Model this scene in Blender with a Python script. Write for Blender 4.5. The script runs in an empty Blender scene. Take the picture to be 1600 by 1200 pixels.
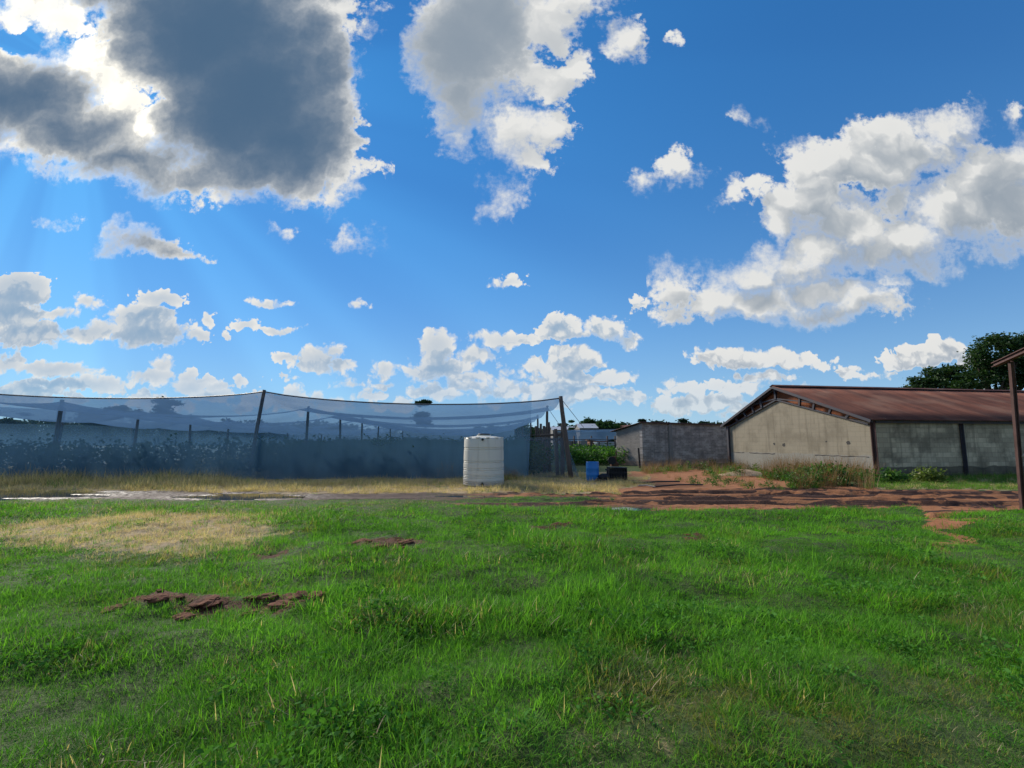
import bpy, bmesh, math, random
import numpy as np
from mathutils import Vector, Matrix

R = math.radians
SC = bpy.context.scene
COL = SC.collection

# ------------------------------------------------------------------ camera
F = 740.0                       # focal length in photo pixels (1600 wide)
PITCH = R(6.8)
CAM_H = 1.6
cam_d = bpy.data.cameras.new('camera')
cam = bpy.data.objects.new('camera', cam_d)
COL.objects.link(cam)
cam_d.sensor_width = 36
cam_d.lens = 36 * F / 1600
cam_d.clip_start, cam_d.clip_end = 0.05, 9000
cam.location = (0, 0, CAM_H)
cam.rotation_euler = (R(90) + PITCH, 0, 0)
SC.camera = cam
cp, sp = math.cos(PITCH), math.sin(PITCH)


def uv(px, py):
    """slope coordinates (x/y, z/y) of a direction seen in the photo"""
    w = 600.0 - py
    yd = F * cp - w * sp
    return (px - 800.0) / yd, (F * sp + w * cp) / yd


def at(px, py, Y):
    u, v = uv(px, py)
    return Vector((u * Y, Y, CAM_H + v * Y))


def gnd(px, py, z=0.0):
    u, v = uv(px, py)
    Y = (z - CAM_H) / v
    return Vector((u * Y, Y, z))


# ------------------------------------------------------------------ render settings
SC.view_settings.view_transform = 'Standard'
SC.view_settings.look = 'None'
SC.view_settings.exposure = 0.0
SC.view_settings.gamma = 1.0
SC.render.engine = 'CYCLES'
cy = SC.cycles
cy.use_denoising = True
cy.denoiser = 'OPENIMAGEDENOISE'
cy.use_adaptive_sampling = True
cy.adaptive_threshold = 0.015
cy.max_bounces = 8
cy.diffuse_bounces = 3
cy.glossy_bounces = 2
cy.transmission_bounces = 4
cy.transparent_max_bounces = 24
cy.caustics_reflective = False
cy.caustics_refractive = False

# ------------------------------------------------------------------ sun
SUN_EL, SUN_AZ = R(30.8), R(-45.3)            # azimuth from +Y, towards +X
sun_dir = Vector((math.sin(SUN_AZ) * math.cos(SUN_EL), math.cos(SUN_AZ) * math.cos(SUN_EL), math.sin(SUN_EL)))
sl = bpy.data.lights.new('sun', 'SUN')
sl.energy = 5.0
sl.angle = R(12)                              # veiled by the big cloud
sl.color = (1.0, 0.93, 0.82)
sun = bpy.data.objects.new('sun', sl)
COL.objects.link(sun)
sun.rotation_euler = (-sun_dir).to_track_quat('-Z', 'Y').to_euler()


# ------------------------------------------------------------------ node helper
class NT:
    def __init__(self, tree):
        self.t, self.n, self.l = tree, tree.nodes, tree.links

    def new(self, typ, **kw):
        nd = self.n.new(typ)
        for k, v in kw.items():
            setattr(nd, k, v)
        return nd

    def put(self, sock, val):
        if val is None:
            return
        if isinstance(val, bpy.types.NodeSocket):
            self.l.new(val, sock)
        elif hasattr(val, '__len__') and sock.type == 'RGBA' and len(val) == 3:
            sock.default_value = (*val, 1)
        elif sock.type in ('RGBA', 'VECTOR') and not hasattr(val, '__len__'):
            sock.default_value = [val] * len(sock.default_value)
        else:
            sock.default_value = val

    def m(self, op, a, b=None, c=None, clamp=False):
        nd = self.new('ShaderNodeMath', operation=op, use_clamp=clamp)
        for s, v in zip(nd.inputs, (a, b, c)):
            self.put(s, v)
        return nd.outputs[0]

    def v(self, op, a, b=None, c=None, scale=None):
        nd = self.new('ShaderNodeVectorMath', operation=op)
        for s, v in zip(nd.inputs, (a, b, c)):
            self.put(s, v)
        if scale is not None:
            self.put(nd.inputs['Scale'], scale)
        return nd.outputs['Value' if op in ('LENGTH', 'DOT_PRODUCT', 'DISTANCE') else 'Vector']

    def rng(self, x, a, b, c=0.0, d=1.0, smooth=True):
        nd = self.new('ShaderNodeMapRange', interpolation_type='SMOOTHSTEP' if smooth else 'LINEAR', clamp=True)
        for s, v in zip(nd.inputs[:5], (x, a, b, c, d)):
            self.put(s, v)
        return nd.outputs[0]

    def noise(self, vec, scale, detail=4, rough=0.55, dims='3D', color=False, dist=0.0, lac=2.0):
        nd = self.new('ShaderNodeTexNoise', noise_dimensions=dims)
        self.put(nd.inputs['Vector'], vec)
        self.put(nd.inputs['Scale'], scale)
        nd.inputs['Detail'].default_value = detail
        nd.inputs['Roughness'].default_value = rough
        nd.inputs['Lacunarity'].default_value = lac
        nd.inputs['Distortion'].default_value = dist
        return nd.outputs[1 if color else 0]

    def vor(self, vec, scale, feature='F1', dims='3D', out='Distance', rand=1.0):
        nd = self.new('ShaderNodeTexVoronoi', voronoi_dimensions=dims, feature=feature)
        self.put(nd.inputs['Vector'], vec)
        self.put(nd.inputs['Scale'], scale)
        nd.inputs['Randomness'].default_value = rand
        return nd.outputs[out]

    def mix(self, fac, a, b, mode='MIX'):
        nd = self.new('ShaderNodeMix', data_type='RGBA', blend_type=mode)
        self.put(nd.inputs[0], fac)
        self.put(nd.inputs[6], a)
        self.put(nd.inputs[7], b)
        return nd.outputs[2]

    def fmix(self, fac, a, b):
        nd = self.new('ShaderNodeMix', data_type='FLOAT')
        self.put(nd.inputs[0], fac)
        self.put(nd.inputs[2], a)
        self.put(nd.inputs[3], b)
        return nd.outputs[0]

    def ramp(self, x, stops, interp='LINEAR'):
        nd = self.new('ShaderNodeValToRGB')
        cr = nd.color_ramp
        cr.interpolation = interp
        while len(cr.elements) < len(stops):
            cr.elements.new(0.5)
        for e, (p, c) in zip(cr.elements, stops):
            e.position = p
            e.color = (*c, 1) if len(c) == 3 else c
        self.put(nd.inputs[0], x)
        return nd.outputs[0]

    def xyz(self, x, y, z=0.0):
        nd = self.new('ShaderNodeCombineXYZ')
        for s, v in zip(nd.inputs, (x, y, z)):
            self.put(s, v)
        return nd.outputs[0]

    def sep(self, vec):
        nd = self.new('ShaderNodeSeparateXYZ')
        self.put(nd.inputs[0], vec)
        return nd.outputs


# ------------------------------------------------------------------ sky with cumulus
# every cloud is a cluster of soft puffs given by direction (centre x, y and radii on the photo's grid,
# turned at once into slopes x/y, z/y of world directions)
BIG = [  # the large cloud in front of the sun
    (330, 50, 170, 120), (390, 150, 150, 130), (350, 170, 112, 110), (450, 210, 105, 100), (265, 40, 92, 92),
    (400, 250, 110, 55), (505, 110, 50, 70), (300, -60, 300, 80), (510, 235, 55, 62), (470, 50, 70, 60),
    (40, 150, 110, 70), (110, 200, 112, 46), (195, 248, 105, 34), (300, 280, 92, 25), (-30, 150, 120, 80),
    (395, 290, 70, 22)]
RIM = [(185, 150, 50, 40), (225, 205, 40, 20), (105, 30, 40, 40), (150, 100, 50, 45), (60, 0, 60, 30), (20, 25, 50, 22), (225, 205, 40, 30), (20, 228, 40, 18),
       (530, 160, 30, 40), (545, 250, 24, 40), (535, 295, 16, 26), (470, 298, 28, 20), (500, 20, 60, 36), (430, 8, 60, 34),
       (560, 45, 20, 26), (580, 262, 16, 10), (610, 255, 8, 16), (340, 303, 34, 10), (545, 8, 34, 14)]
UPPER = [(732, 70, 96, 98), (760, 20, 80, 80), (715, 150, 58, 45), (780, 40, 60, 80), (855, 40, 54, 45), (890, 5, 64, 26), (690, 30, 48, 50),
         (855, 125, 66, 32), (912, 105, 28, 22), (850, 205, 48, 30), (800, 205, 42, 40), (825, 245, 30, 22), (875, 190, 26, 24),
         (978, 62, 24, 34), (955, 40, 10, 20), (716, 205, 18, 20), (790, 300, 22, 16), (776, 322, 13, 9), (800, 296, 14, 12),
         (706, 237, 7, 5), (1063, 258, 40, 24), (1168, 188, 14, 8), (995, 278, 14, 8),
         (1158, 302, 20, 18), (1186, 290, 28, 14), (1050, 62, 8, 9)]
RIGHT = [(1470, 200, 66, 28), (1490, 185, 40, 26), (1380, 215, 85, 30), (1290, 245, 62, 30), (1252, 262, 36, 32), (1330, 262, 110, 40),
         (1225, 330, 46, 38), (1270, 320, 70, 45), (1420, 245, 90, 34), (1392, 316, 36, 28), (1550, 285, 80, 62),
         (1500, 335, 90, 48), (1590, 340, 80, 55), (1570, 245, 60, 28), (1340, 355, 84, 38), (1400, 375, 80, 40), (1290, 395, 84, 35),
         (1240, 412, 72, 33), (1180, 432, 70, 30), (1130, 470, 80, 30), (1058, 460, 36, 42), (1055, 490, 40, 16), (1200, 472, 90, 27),
         (1290, 452, 100, 22), (1002, 478, 22, 14), (1355, 472, 62, 28), (1300, 488, 46, 16), (1435, 410, 34, 18), (1400, 448, 16, 12),
         (1250, 240, 30, 14), (1595, 185, 12, 14), (1580, 385, 50, 18)]
LOWR = [(1140, 557, 58, 18), (1215, 560, 64, 14), (1280, 565, 30, 9), (1185, 588, 48, 11), (1440, 556, 58, 20),
        (1475, 545, 36, 20), (1400, 570, 30, 12), (1515, 560, 28, 13), (1328, 585, 18, 12), (1370, 587, 34, 6),
        (1060, 607, 32, 7), (1128, 606, 44, 9), (1100, 630, 66, 14), (1045, 632, 50, 16), (1165, 642, 40, 20), (1570, 476, 36, 6), (1482, 482, 10, 4)]
MID = [(870, 512, 38, 22), (945, 515, 32, 20), (972, 531, 20, 12), (905, 524, 30, 8), (795, 530, 50, 13), (740, 528, 22, 6),
       (795, 440, 20, 8), (680, 545, 28, 28), (690, 575, 52, 20), (740, 553, 26, 13), (655, 582, 32, 14), (730, 588, 46, 11),
       (895, 562, 46, 24), (885, 590, 66, 20), (945, 592, 48, 14), (835, 570, 26, 12), (602, 580, 20, 13), (787, 580, 14, 11),
       (900, 615, 60, 14), (500, 562, 44, 18), (520, 552, 26, 13), (450, 558, 28, 9), (422, 473, 28, 6), (438, 588, 22, 7),
       (382, 510, 18, 8), (435, 517, 32, 6), (558, 477, 9, 5), (530, 570, 26, 14), (538, 380, 14, 8), (455, 362, 9, 4)]
LEFT = [(190, 372, 36, 14), (230, 387, 62, 16), (280, 392, 34, 10), (95, 348, 12, 6),
        (250, 468, 42, 18), (220, 498, 52, 24), (235, 520, 70, 22), (140, 518, 60, 14), (310, 527, 36, 10),
        (25, 452, 58, 30), (20, 490, 60, 22), (50, 520, 70, 22), (140, 472, 18, 11), (90, 492, 34, 8), (325, 502, 9, 11),
        (350, 526, 10, 6), (80, 577, 70, 13), (10, 566, 30, 14), (240, 588, 44, 11), (255, 572, 22, 11), (310, 594, 40, 7),
        (110, 600, 100, 11), (30, 612, 90, 14), (375, 600, 10, 12), (345, 605, 34, 7)]
rk = random.Random(5)
BANK = []                       # the far row of cumulus above the horizon
xk = -40.0
while xk < 1650:
    wk = rk.uniform(14, 46)
    hk = wk * rk.uniform(0.28, 0.5)
    bk = 640 - rk.random() ** 2 * 34 + (14 if xk > 1180 else 0)
    BANK.append((xk, bk - hk * 0.4, wk, hk * 0.8))
    if rk.random() < 0.6:
        BANK.append((xk + rk.uniform(-.4, .4) * wk, bk - hk * 1.1, wk * 0.45, hk * 0.7))
    xk += wk * rk.uniform(0.6, 1.3)
BK = sum(1 for b in BANK if b[0] < 1030)


def conv(b):
    cx, cyy, rx, ry = b
    c = uv(cx, cyy)
    e, f = uv(cx + rx, cyy), uv(cx, cyy - ry)
    return c, max(e[0] - c[0], 1e-3), max(f[1] - c[1], 1e-3)


def sky_base(nt):
    sky = nt.new('ShaderNodeTexSky', sky_type='NISHITA')
    sky.sun_disc = False
    sky.sun_elevation = SUN_EL
    sky.sun_rotation = SUN_AZ
    sky.air_density, sky.dust_density, sky.ozone_density = 1.0, 0.15, 2.5
    g = nt.new('ShaderNodeGamma')                    # the picture's wide tonal range is compressed
    nt.put(g.inputs[0], sky.outputs[0])
    g.inputs[1].default_value = SKY_GAMMA
    c = nt.mix(1.0, g.outputs[0], SKY_TINT, 'MULTIPLY')
    tc, d, u, v = sky_coords(nt)
    low = nt.m('EXPONENT', nt.m('MULTIPLY', nt.m('MAXIMUM', d[2], 0.0), -6.5))
    c = nt.mix(nt.m('MULTIPLY', low, 0.88), c, (5.2, 7.1, 8.4))
    # shafts of light fanning out below the big cloud
    su, sv = sun_dir.x / sun_dir.y, sun_dir.z / sun_dir.y
    q = nt.sep(nt.v('SUBTRACT', nt.xyz(u, v), (su, sv, 0)))
    a = nt.m('ARCTAN2', q[1], q[0])
    r = nt.m('SQRT', nt.m('ADD', nt.m('MULTIPLY', q[0], q[0]), nt.m('MULTIPLY', q[1], q[1])))
    ray = nt.rng(nt.noise(nt.xyz(nt.m('MULTIPLY', a, 3.2), nt.m('MULTIPLY', r, 0.35)), 1.0, 2, 0.5, '2D'), 0.36, 0.64, 0.0, 1.0)
    amt = nt.m('MULTIPLY', nt.rng(r, 0.3, 1.9, 0.20, 0.04), nt.m('MULTIPLY', ray, nt.m('GREATER_THAN', d[1], 0.1)))
    amt = nt.m('ADD', amt, 0.97)
    return nt.mix(1.0, c, nt.xyz(amt, amt, nt.m('MULTIPLY_ADD', amt, 0.6, 0.4)), 'MULTIPLY')


def sky_coords(nt):
    tc = nt.new('ShaderNodeTexCoord').outputs['Generated']
    d = nt.sep(tc)
    yc = nt.m('MAXIMUM', d[1], 0.08)
    return tc, d, nt.m('DIVIDE', d[0], yc), nt.m('DIVIDE', d[2], yc)


def cloud_group(name, blobs, soft, warp, bump, kthick, fwd, kshade, sunoff, white, grey, smooth=False, relief=0.5, core=None, fade=(0.0, 0.0), krim=45):
    """a node group: the clear sky with one wedge's clouds over it"""
    g = bpy.data.node_groups.new(name, 'ShaderNodeTree')
    g.interface.new_socket('Color', in_out='OUTPUT', socket_type='NodeSocketColor')
    nt = NT(g)
    go = nt.new('NodeGroupOutput')
    base = sky_base(nt)
    tc, d, u, v = sky_coords(nt)
    p0 = nt.xyz(u, v)
    # ragged edges: the puffs' space is warped by turbulence
    sA, aA, sB, aB = warp
    nA = nt.v('SUBTRACT', nt.noise(p0, sA, 4, 0.55, '2D', True), (0.5, 0.5, 0.5))
    nB = nt.v('SUBTRACT', nt.noise(p0, sB, 4, 0.6, '2D', True), (0.5, 0.5, 0.5))
    wA = nt.v('SCALE', nA, scale=aA)
    p = nt.v('ADD', p0, nt.v('ADD', wA, nt.v('SCALE', nB, scale=aB)))
    pm = nt.v('ADD', p0, wA)
    sq = nt.v('MULTIPLY', p, (1, 1, 0))
    su, sv = sun_dir.x / sun_dir.y, sun_dir.z / sun_dir.y

    def field(pt, bl):
        acc = None
        for b in bl:
            (cx, cyy), rx, ry = conv(b)
            q = nt.v('MULTIPLY_ADD', pt, (1 / rx, 1 / ry, 0), (-cx / rx, -cyy / ry, 0))
            ln = nt.v('LENGTH', q)
            r = min(rx, ry) * 0.75 + 0.25 * max(rx, ry)
            f = nt.m('MULTIPLY_ADD', ln, -r, r)
            if acc is None:
                acc = f
            elif smooth:
                acc = nt.m('SMOOTH_MAX', acc, f, 0.04)
            else:
                acc = nt.m('MAXIMUM', acc, f)
        return acc

    sd = field(sq, blobs)
    # cauliflower bulges
    b1s, b1, b2s, b2 = bump
    v1 = nt.m('SUBTRACT', 0.42, nt.vor(pm, b1s, 'F1', '2D'))
    v2 = nt.m('SUBTRACT', 0.42, nt.vor(p, b2s, 'F1', '2D'))
    v3 = nt.m('SUBTRACT', 0.42, nt.vor(p, b2s * 2.3, 'F1', '2D'))
    bl = nt.m('ADD', nt.m('MULTIPLY_ADD', v3, b2 * 0.5, nt.m('MULTIPLY', v1, b1)), nt.m('MULTIPLY', v2, b2))
    fine = nt.m('SUBTRACT', nt.noise(p0, 70.0, 4, 0.65, '2D'), 0.5)
    sd2 = nt.m('ADD', nt.m('MULTIPLY_ADD', fine, soft * 1.6, sd), bl)
    wis = nt.rng(nt.noise(p0, 4.0, 2, 0.5, '2D'), 0.35, 0.65, 0.45, 1.8)
    sf = nt.m('MULTIPLY', wis, soft)
    alpha = nt.rng(sd2, nt.m('MULTIPLY', sf, -0.6), sf)
    # one step of light marching: how deep in cloud is the point a little nearer the sun
    toS = nt.v('NORMALIZE', nt.v('SUBTRACT', (su, sv, 0), sq))
    toS = nt.v('ADD', nt.v('SCALE', toS, scale=0.5), (0.0, 0.8, 0.0))
    pL = nt.v('MULTIPLY_ADD', toS, (sunoff, sunoff, 0), nt.v('MULTIPLY', pm, (1, 1, 0)))
    dL = field(pL, [b for b in blobs if b[2] * b[3] > 250])
    n1 = nt.noise(pm, 1.0 / (sunoff * 2.4), 3, 0.5, '2D')
    n2 = nt.noise(nt.v('MULTIPLY_ADD', toS, (sunoff * 0.5, sunoff * 0.5, 0), pm), 1.0 / (sunoff * 2.4), 3, 0.5, '2D')
    rel = nt.m('SUBTRACT', n2, n1)
    dL = nt.m('MULTIPLY_ADD', rel, sunoff * relief * 5, dL)
    dL = nt.m('MULTIPLY_ADD', bl, -1.3, dL)
    lit = nt.m('EXPONENT', nt.m('MULTIPLY', nt.m('MAXIMUM', dL, 0.0), -kshade))
    thin = sd
    if core:
        pc = nt.v('MULTIPLY', nt.v('MULTIPLY_ADD', nB, (aB * .6, aB * .6, 0), pm), (1, 1, 0))
        thin = nt.m('MULTIPLY_ADD', fine, 0.02, nt.m('MULTIPLY_ADD', bl, 1.1, field(pc, core)))
    thick = nt.m('EXPONENT', nt.m('MULTIPLY', nt.m('MAXIMUM', thin, 0.0), -kthick))
    # light that comes forward through thin cloud towards the sun, side light elsewhere
    ang = nt.v('DOT_PRODUCT', tc, tuple(sun_dir))
    fw = nt.rng(ang, math.cos(R(58)), math.cos(R(30)), fwd[0], fwd[1])
    L = nt.fmix(fw, lit, nt.m('MULTIPLY', thick, nt.m('MULTIPLY_ADD', lit, 0.35, 0.65)))
    rim = nt.m('EXPONENT', nt.m('MULTIPLY', nt.m('MAXIMUM', sd2, 0.0), -krim))
    L = nt.m('MAXIMUM', L, nt.m('MULTIPLY', rim, 0.95))
    halo = nt.m('POWER', nt.m('MAXIMUM', ang, 0.0), 50.0)
    col = nt.mix(L, grey, nt.mix(halo, white, CLOUD_SUN))
    if fade[1] > 0:                                  # the farthest clouds pale into the air above the horizon
        alpha = nt.m('MULTIPLY', alpha, nt.rng(v, fade[0], fade[1], 0.62, 1.0))
    nt.put(go.inputs[0], nt.mix(alpha, base, col))
    return g


def build_world():
    w = bpy.data.worlds.new('World')
    SC.world = w
    w.use_nodes = True
    w.cycles.sampling_method = 'MANUAL'
    w.cycles.sample_map_resolution = 512
    nt = NT(w.node_tree)
    nt.n.clear()
    out = nt.new('ShaderNodeOutputWorld')
    tc, d, u, v = sky_coords(nt)

    def bg(c, s=SKY_S):
        nd = nt.new('ShaderNodeBackground')
        nt.put(nd.inputs[0], c)
        nd.inputs[1].default_value = s
        return nd.outputs[0]

    def grp(*a, **k):
        nd = nt.new('ShaderNodeGroup')
        nd.node_tree = cloud_group(*a, **k)
        return bg(nd.outputs[0])

    def mixsh(f, a, b):
        nd = nt.new('ShaderNodeMixShader')
        nt.put(nd.inputs[0], f)
        nt.l.new(a, nd.inputs[1])
        nt.l.new(b, nd.inputs[2])
        return nd.outputs[0]

    # wedges of the sky, each with only its own clouds, so that a ray evaluates just one of them
    topL = grp('clouds_by_the_sun', BIG + RIM + LEFT[:4] + MID[28:], soft=0.026, warp=(6.0, 0.12, 24.0, 0.042), bump=(14, .034, 36, .012),
               kthick=32, fwd=(0.9, 1.0), kshade=14, sunoff=0.04, white=CLOUD_W, grey=CLOUD_G, smooth=True, core=BIG + LEFT[:4])
    topR = grp('clouds_high', UPPER + RIGHT, soft=0.028, warp=(6.0, 0.11, 24.0, 0.036), bump=(13, .038, 34, .013),
               kthick=30, fwd=(0.08, 1.0), kshade=27, sunoff=0.055, white=CLOUD_W, grey=(2.6, 3.2, 3.9), relief=0.35, core=UPPER[:4] + RIGHT)
    lowL = grp('clouds_low_near_sun', LEFT[4:] + MID[:28] + BANK[:BK] + [(1002, 478, 22, 14)], soft=0.0065, warp=(12.0, 0.035, 40.0, 0.018),
               bump=(28, .026, 70, .013), kthick=60, fwd=(0.1, 0.6), krim=110, kshade=62, sunoff=0.026, white=CLOUD_W, grey=CLOUD_G_LOW, relief=0.9, fade=(.02, .20))
    lowR = grp('clouds_low', LOWR + BANK[BK - 8:], soft=0.0065, warp=(12.0, 0.035, 40.0, 0.018), bump=(28, .026, 70, .013),
               kthick=40, fwd=(0.1, 0.5), krim=110, kshade=52, sunoff=0.026, white=CLOUD_W, grey=CLOUD_G_R, relief=0.8, fade=(.02, .20))
    xm = uv(1012, 500)[0]
    top = mixsh(nt.m('GREATER_THAN', u, uv(619, 200)[0]), topL, topR)
    right = nt.m('GREATER_THAN', u, xm)
    low = mixsh(right, lowL, lowR)
    split = nt.fmix(right, uv(800, 425)[1], uv(1200, 521)[1])
    front = mixsh(nt.m('GREATER_THAN', v, split), low, top)
    # behind the camera and overhead: loose cumulus of no particular shape
    ov = nt.rng(nt.noise(tc, 2.6, 5, 0.6), 0.50, 0.60)
    back = bg(nt.mix(nt.m('MULTIPLY', ov, 0.85), sky_base(nt), CLOUD_W_BACK))
    infront = nt.m('MULTIPLY', nt.m('GREATER_THAN', d[1], 0.12), nt.m('GREATER_THAN', d[2], -0.02))
    nt.l.new(mixsh(infront, back, front), out.inputs[0])


SKY_S = 0.10                    # Background strength; cloud colours below are in the sky's own units
SKY_GAMMA = 0.62
SKY_TINT = (0.29, 1.22, 2.34)
CLOUD_W = (8.0, 8.0, 7.8)
CLOUD_W_BACK = (6.0, 6.0, 6.0)
CLOUD_SUN = (13.5, 12.8, 11.2)
CLOUD_G = (0.75, 1.45, 2.45)
CLOUD_G_LOW = (2.5, 3.9, 5.6)
CLOUD_G_R = (2.8, 3.5, 4.4)
build_world()


# ------------------------------------------------------------------ object helpers
def tag(o, label=None, cat=None, group=None, kind=None):
    if label:
        o['label'] = label
    if cat:
        o['category'] = cat
    if group:
        o['group'] = group
    if kind:
        o['kind'] = kind
    return o


def thing(name, label, cat, loc, group=None):
    o = bpy.data.objects.new(name, None)
    o.empty_display_size = 0.2
    COL.objects.link(o)
    o.location = loc
    return tag(o, label, cat, group)


def link(name, me, mat=None, parent=None):
    o = bpy.data.objects.new(name, me)
    COL.objects.link(o)
    if mat and not me.materials:
        me.materials.append(mat)
    if parent:
        o.parent = parent
        root = parent
        off = Vector(parent.location)
        while root.parent:                            # geometry is written in world metres
            root = root.parent
        o.matrix_parent_inverse = Matrix.Translation(-Vector(root.location)) if root is parent else Matrix()
    return o


def obj(name, bm, mat, parent=None, smooth=False):
    me = bpy.data.meshes.new(name)
    bm.normal_update()
    bm.to_mesh(me)
    bm.free()
    if smooth:
        me.polygons.foreach_set('use_smooth', [True] * len(me.polygons))
    return link(name, me, mat, parent)


def mesh_np(name, verts, faces, attrs=None, fattrs=None, smooth=False):
    """verts (n,3), faces (m,k) arrays -> mesh"""
    verts = np.asarray(verts, np.float32)
    faces = np.asarray(faces, np.int32)
    me = bpy.data.meshes.new(name)
    m, k = faces.shape
    me.vertices.add(len(verts))
    me.vertices.foreach_set('co', verts.ravel())
    me.loops.add(m * k)
    me.loops.foreach_set('vertex_index', faces.ravel())
    me.polygons.add(m)
    me.polygons.foreach_set('loop_start', np.arange(0, m * k, k, dtype=np.int32))
    if smooth:
        me.polygons.foreach_set('use_smooth', np.ones(m, bool))
    for nm, val in (attrs or {}).items():
        me.attributes.new(nm, 'FLOAT', 'POINT').data.foreach_set('value', np.asarray(val, np.float32))
    for nm, val in (fattrs or {}).items():
        me.attributes.new(nm, 'FLOAT', 'FACE').data.foreach_set('value', np.asarray(val, np.float32))
    me.update(calc_edges=True)
    return me


def beam(bm, a, b, w, h, up=(0, 0, 1)):
    """box of section w x h from a to b"""
    a, b = Vector(a), Vector(b)
    d = (b - a).normalized()
    s = d.cross(Vector(up))
    if s.length < 1e-4:
        s = Vector((1, 0, 0))
    s.normalize()
    t = s.cross(d).normalized()
    vs = []
    for p in (a, b):
        for i, j in ((-1, -1), (1, -1), (1, 1), (-1, 1)):
            vs.append(bm.verts.new(p + s * (w / 2 * i) + t * (h / 2 * j)))
    for f in ((3, 2, 1, 0), (4, 5, 6, 7), (0, 1, 5, 4), (1, 2, 6, 5), (2, 3, 7, 6), (3, 0, 4, 7)):
        bm.faces.new([vs[i] for i in f])


def tube(bm, pts, rad, seg=10, wob=0.0, rnd=None, caps=True):
    rings = []
    pts = [Vector(p) for p in pts]
    for i, p in enumerate(pts):
        d = (pts[min(i + 1, len(pts) - 1)] - pts[max(i - 1, 0)]).normalized()
        s = d.cross(Vector((0.31, 0.95, 0.02)))
        if s.length < 0.05:
            s = d.cross(Vector((1, 0, 0)))
        s.normalize()
        t = d.cross(s)
        r = rad[i] if hasattr(rad, '__len__') else rad
        ring = []
        for k in range(seg):
            a = 2 * math.pi * k / seg
            rr = r * (1 + (rnd.uniform(-wob, wob) if rnd else 0))
            ring.append(bm.verts.new(p + (s * math.cos(a) + t * math.sin(a)) * rr))
        rings.append(ring)
    for i in range(len(rings) - 1):
        for k in range(seg):
            k2 = (k + 1) % seg
            bm.faces.new((rings[i][k], rings[i][k2], rings[i + 1][k2], rings[i + 1][k]))
    if caps:
        bm.faces.new(rings[0][::-1])
        bm.faces.new(rings[-1])


def lathe(bm, prof, cx, cyy, seg=64):
    rings = []
    for r, z in prof:
        if r < 1e-5:
            rings.append([bm.verts.new((cx, cyy, z))])
        else:
            rings.append([bm.verts.new((cx + r * math.cos(2 * math.pi * k / seg), cyy + r * math.sin(2 * math.pi * k / seg), z)) for k in range(seg)])
    for a, b in zip(rings, rings[1:]):
        for k in range(seg):
            k2 = (k + 1) % seg
            if len(a) == 1 and len(b) == 1:
                continue
            if len(a) == 1:
                bm.faces.new((a[0], b[k2], b[k]))
            elif len(b) == 1:
                bm.faces.new((a[k], a[k2], b[0]))
            else:
                bm.faces.new((a[k], a[k2], b[k2], b[k]))


# ------------------------------------------------------------------ numpy noise
def _hash(ix, iy, s):
    n = (ix.astype(np.int64) * 374761393 + iy.astype(np.int64) * 668265263 + s * 1442695041) & 0x7fffffff
    n = ((n ^ (n >> 13)) * 1274126177) & 0x7fffffff
    n = (n ^ (n >> 16)) * 668265263 & 0x7fffffff
    return (n & 0xffff) / 65535.0


def vnoise(x, y, s=0):
    x, y = np.asarray(x, float), np.asarray(y, float)
    ix, iy = np.floor(x), np.floor(y)
    fx, fy = x - ix, y - iy
    fx, fy = fx * fx * (3 - 2 * fx), fy * fy * (3 - 2 * fy)
    h = lambda a, b: _hash(ix + a, iy + b, s)
    return (h(0, 0) * (1 - fx) + h(1, 0) * fx) * (1 - fy) + (h(0, 1) * (1 - fx) + h(1, 1) * fx) * fy


def fbm(x, y, s=0, oct=4):
    t, a, n = 0, 0.5, 0
    for o in range(oct):
        t = t + a * vnoise(x * 2 ** o, y * 2 ** o, s + o * 17)
        n += a
        a *= 0.5
    return t / n


def sstep(x, a, b):
    t = np.clip((x - a) / (b - a), 0, 1)
    return t * t * (3 - 2 * t)


# ------------------------------------------------------------------ the lie of the land: zones outlined on the photo, turned to ground points
def poly_world(pts):
    return np.array([gnd(*p)[:2] for p in pts])


def in_poly(x, y, poly):
    r = np.zeros(x.shape, bool)
    n = len(poly)
    for i in range(n):
        x1, y1 = poly[i]
        x2, y2 = poly[(i + 1) % n]
        c = (y1 > y) != (y2 > y)
        if y1 != y2:
            r ^= c & (x < (x2 - x1) * (y - y1) / (y2 - y1) + x1)
    return r


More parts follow.
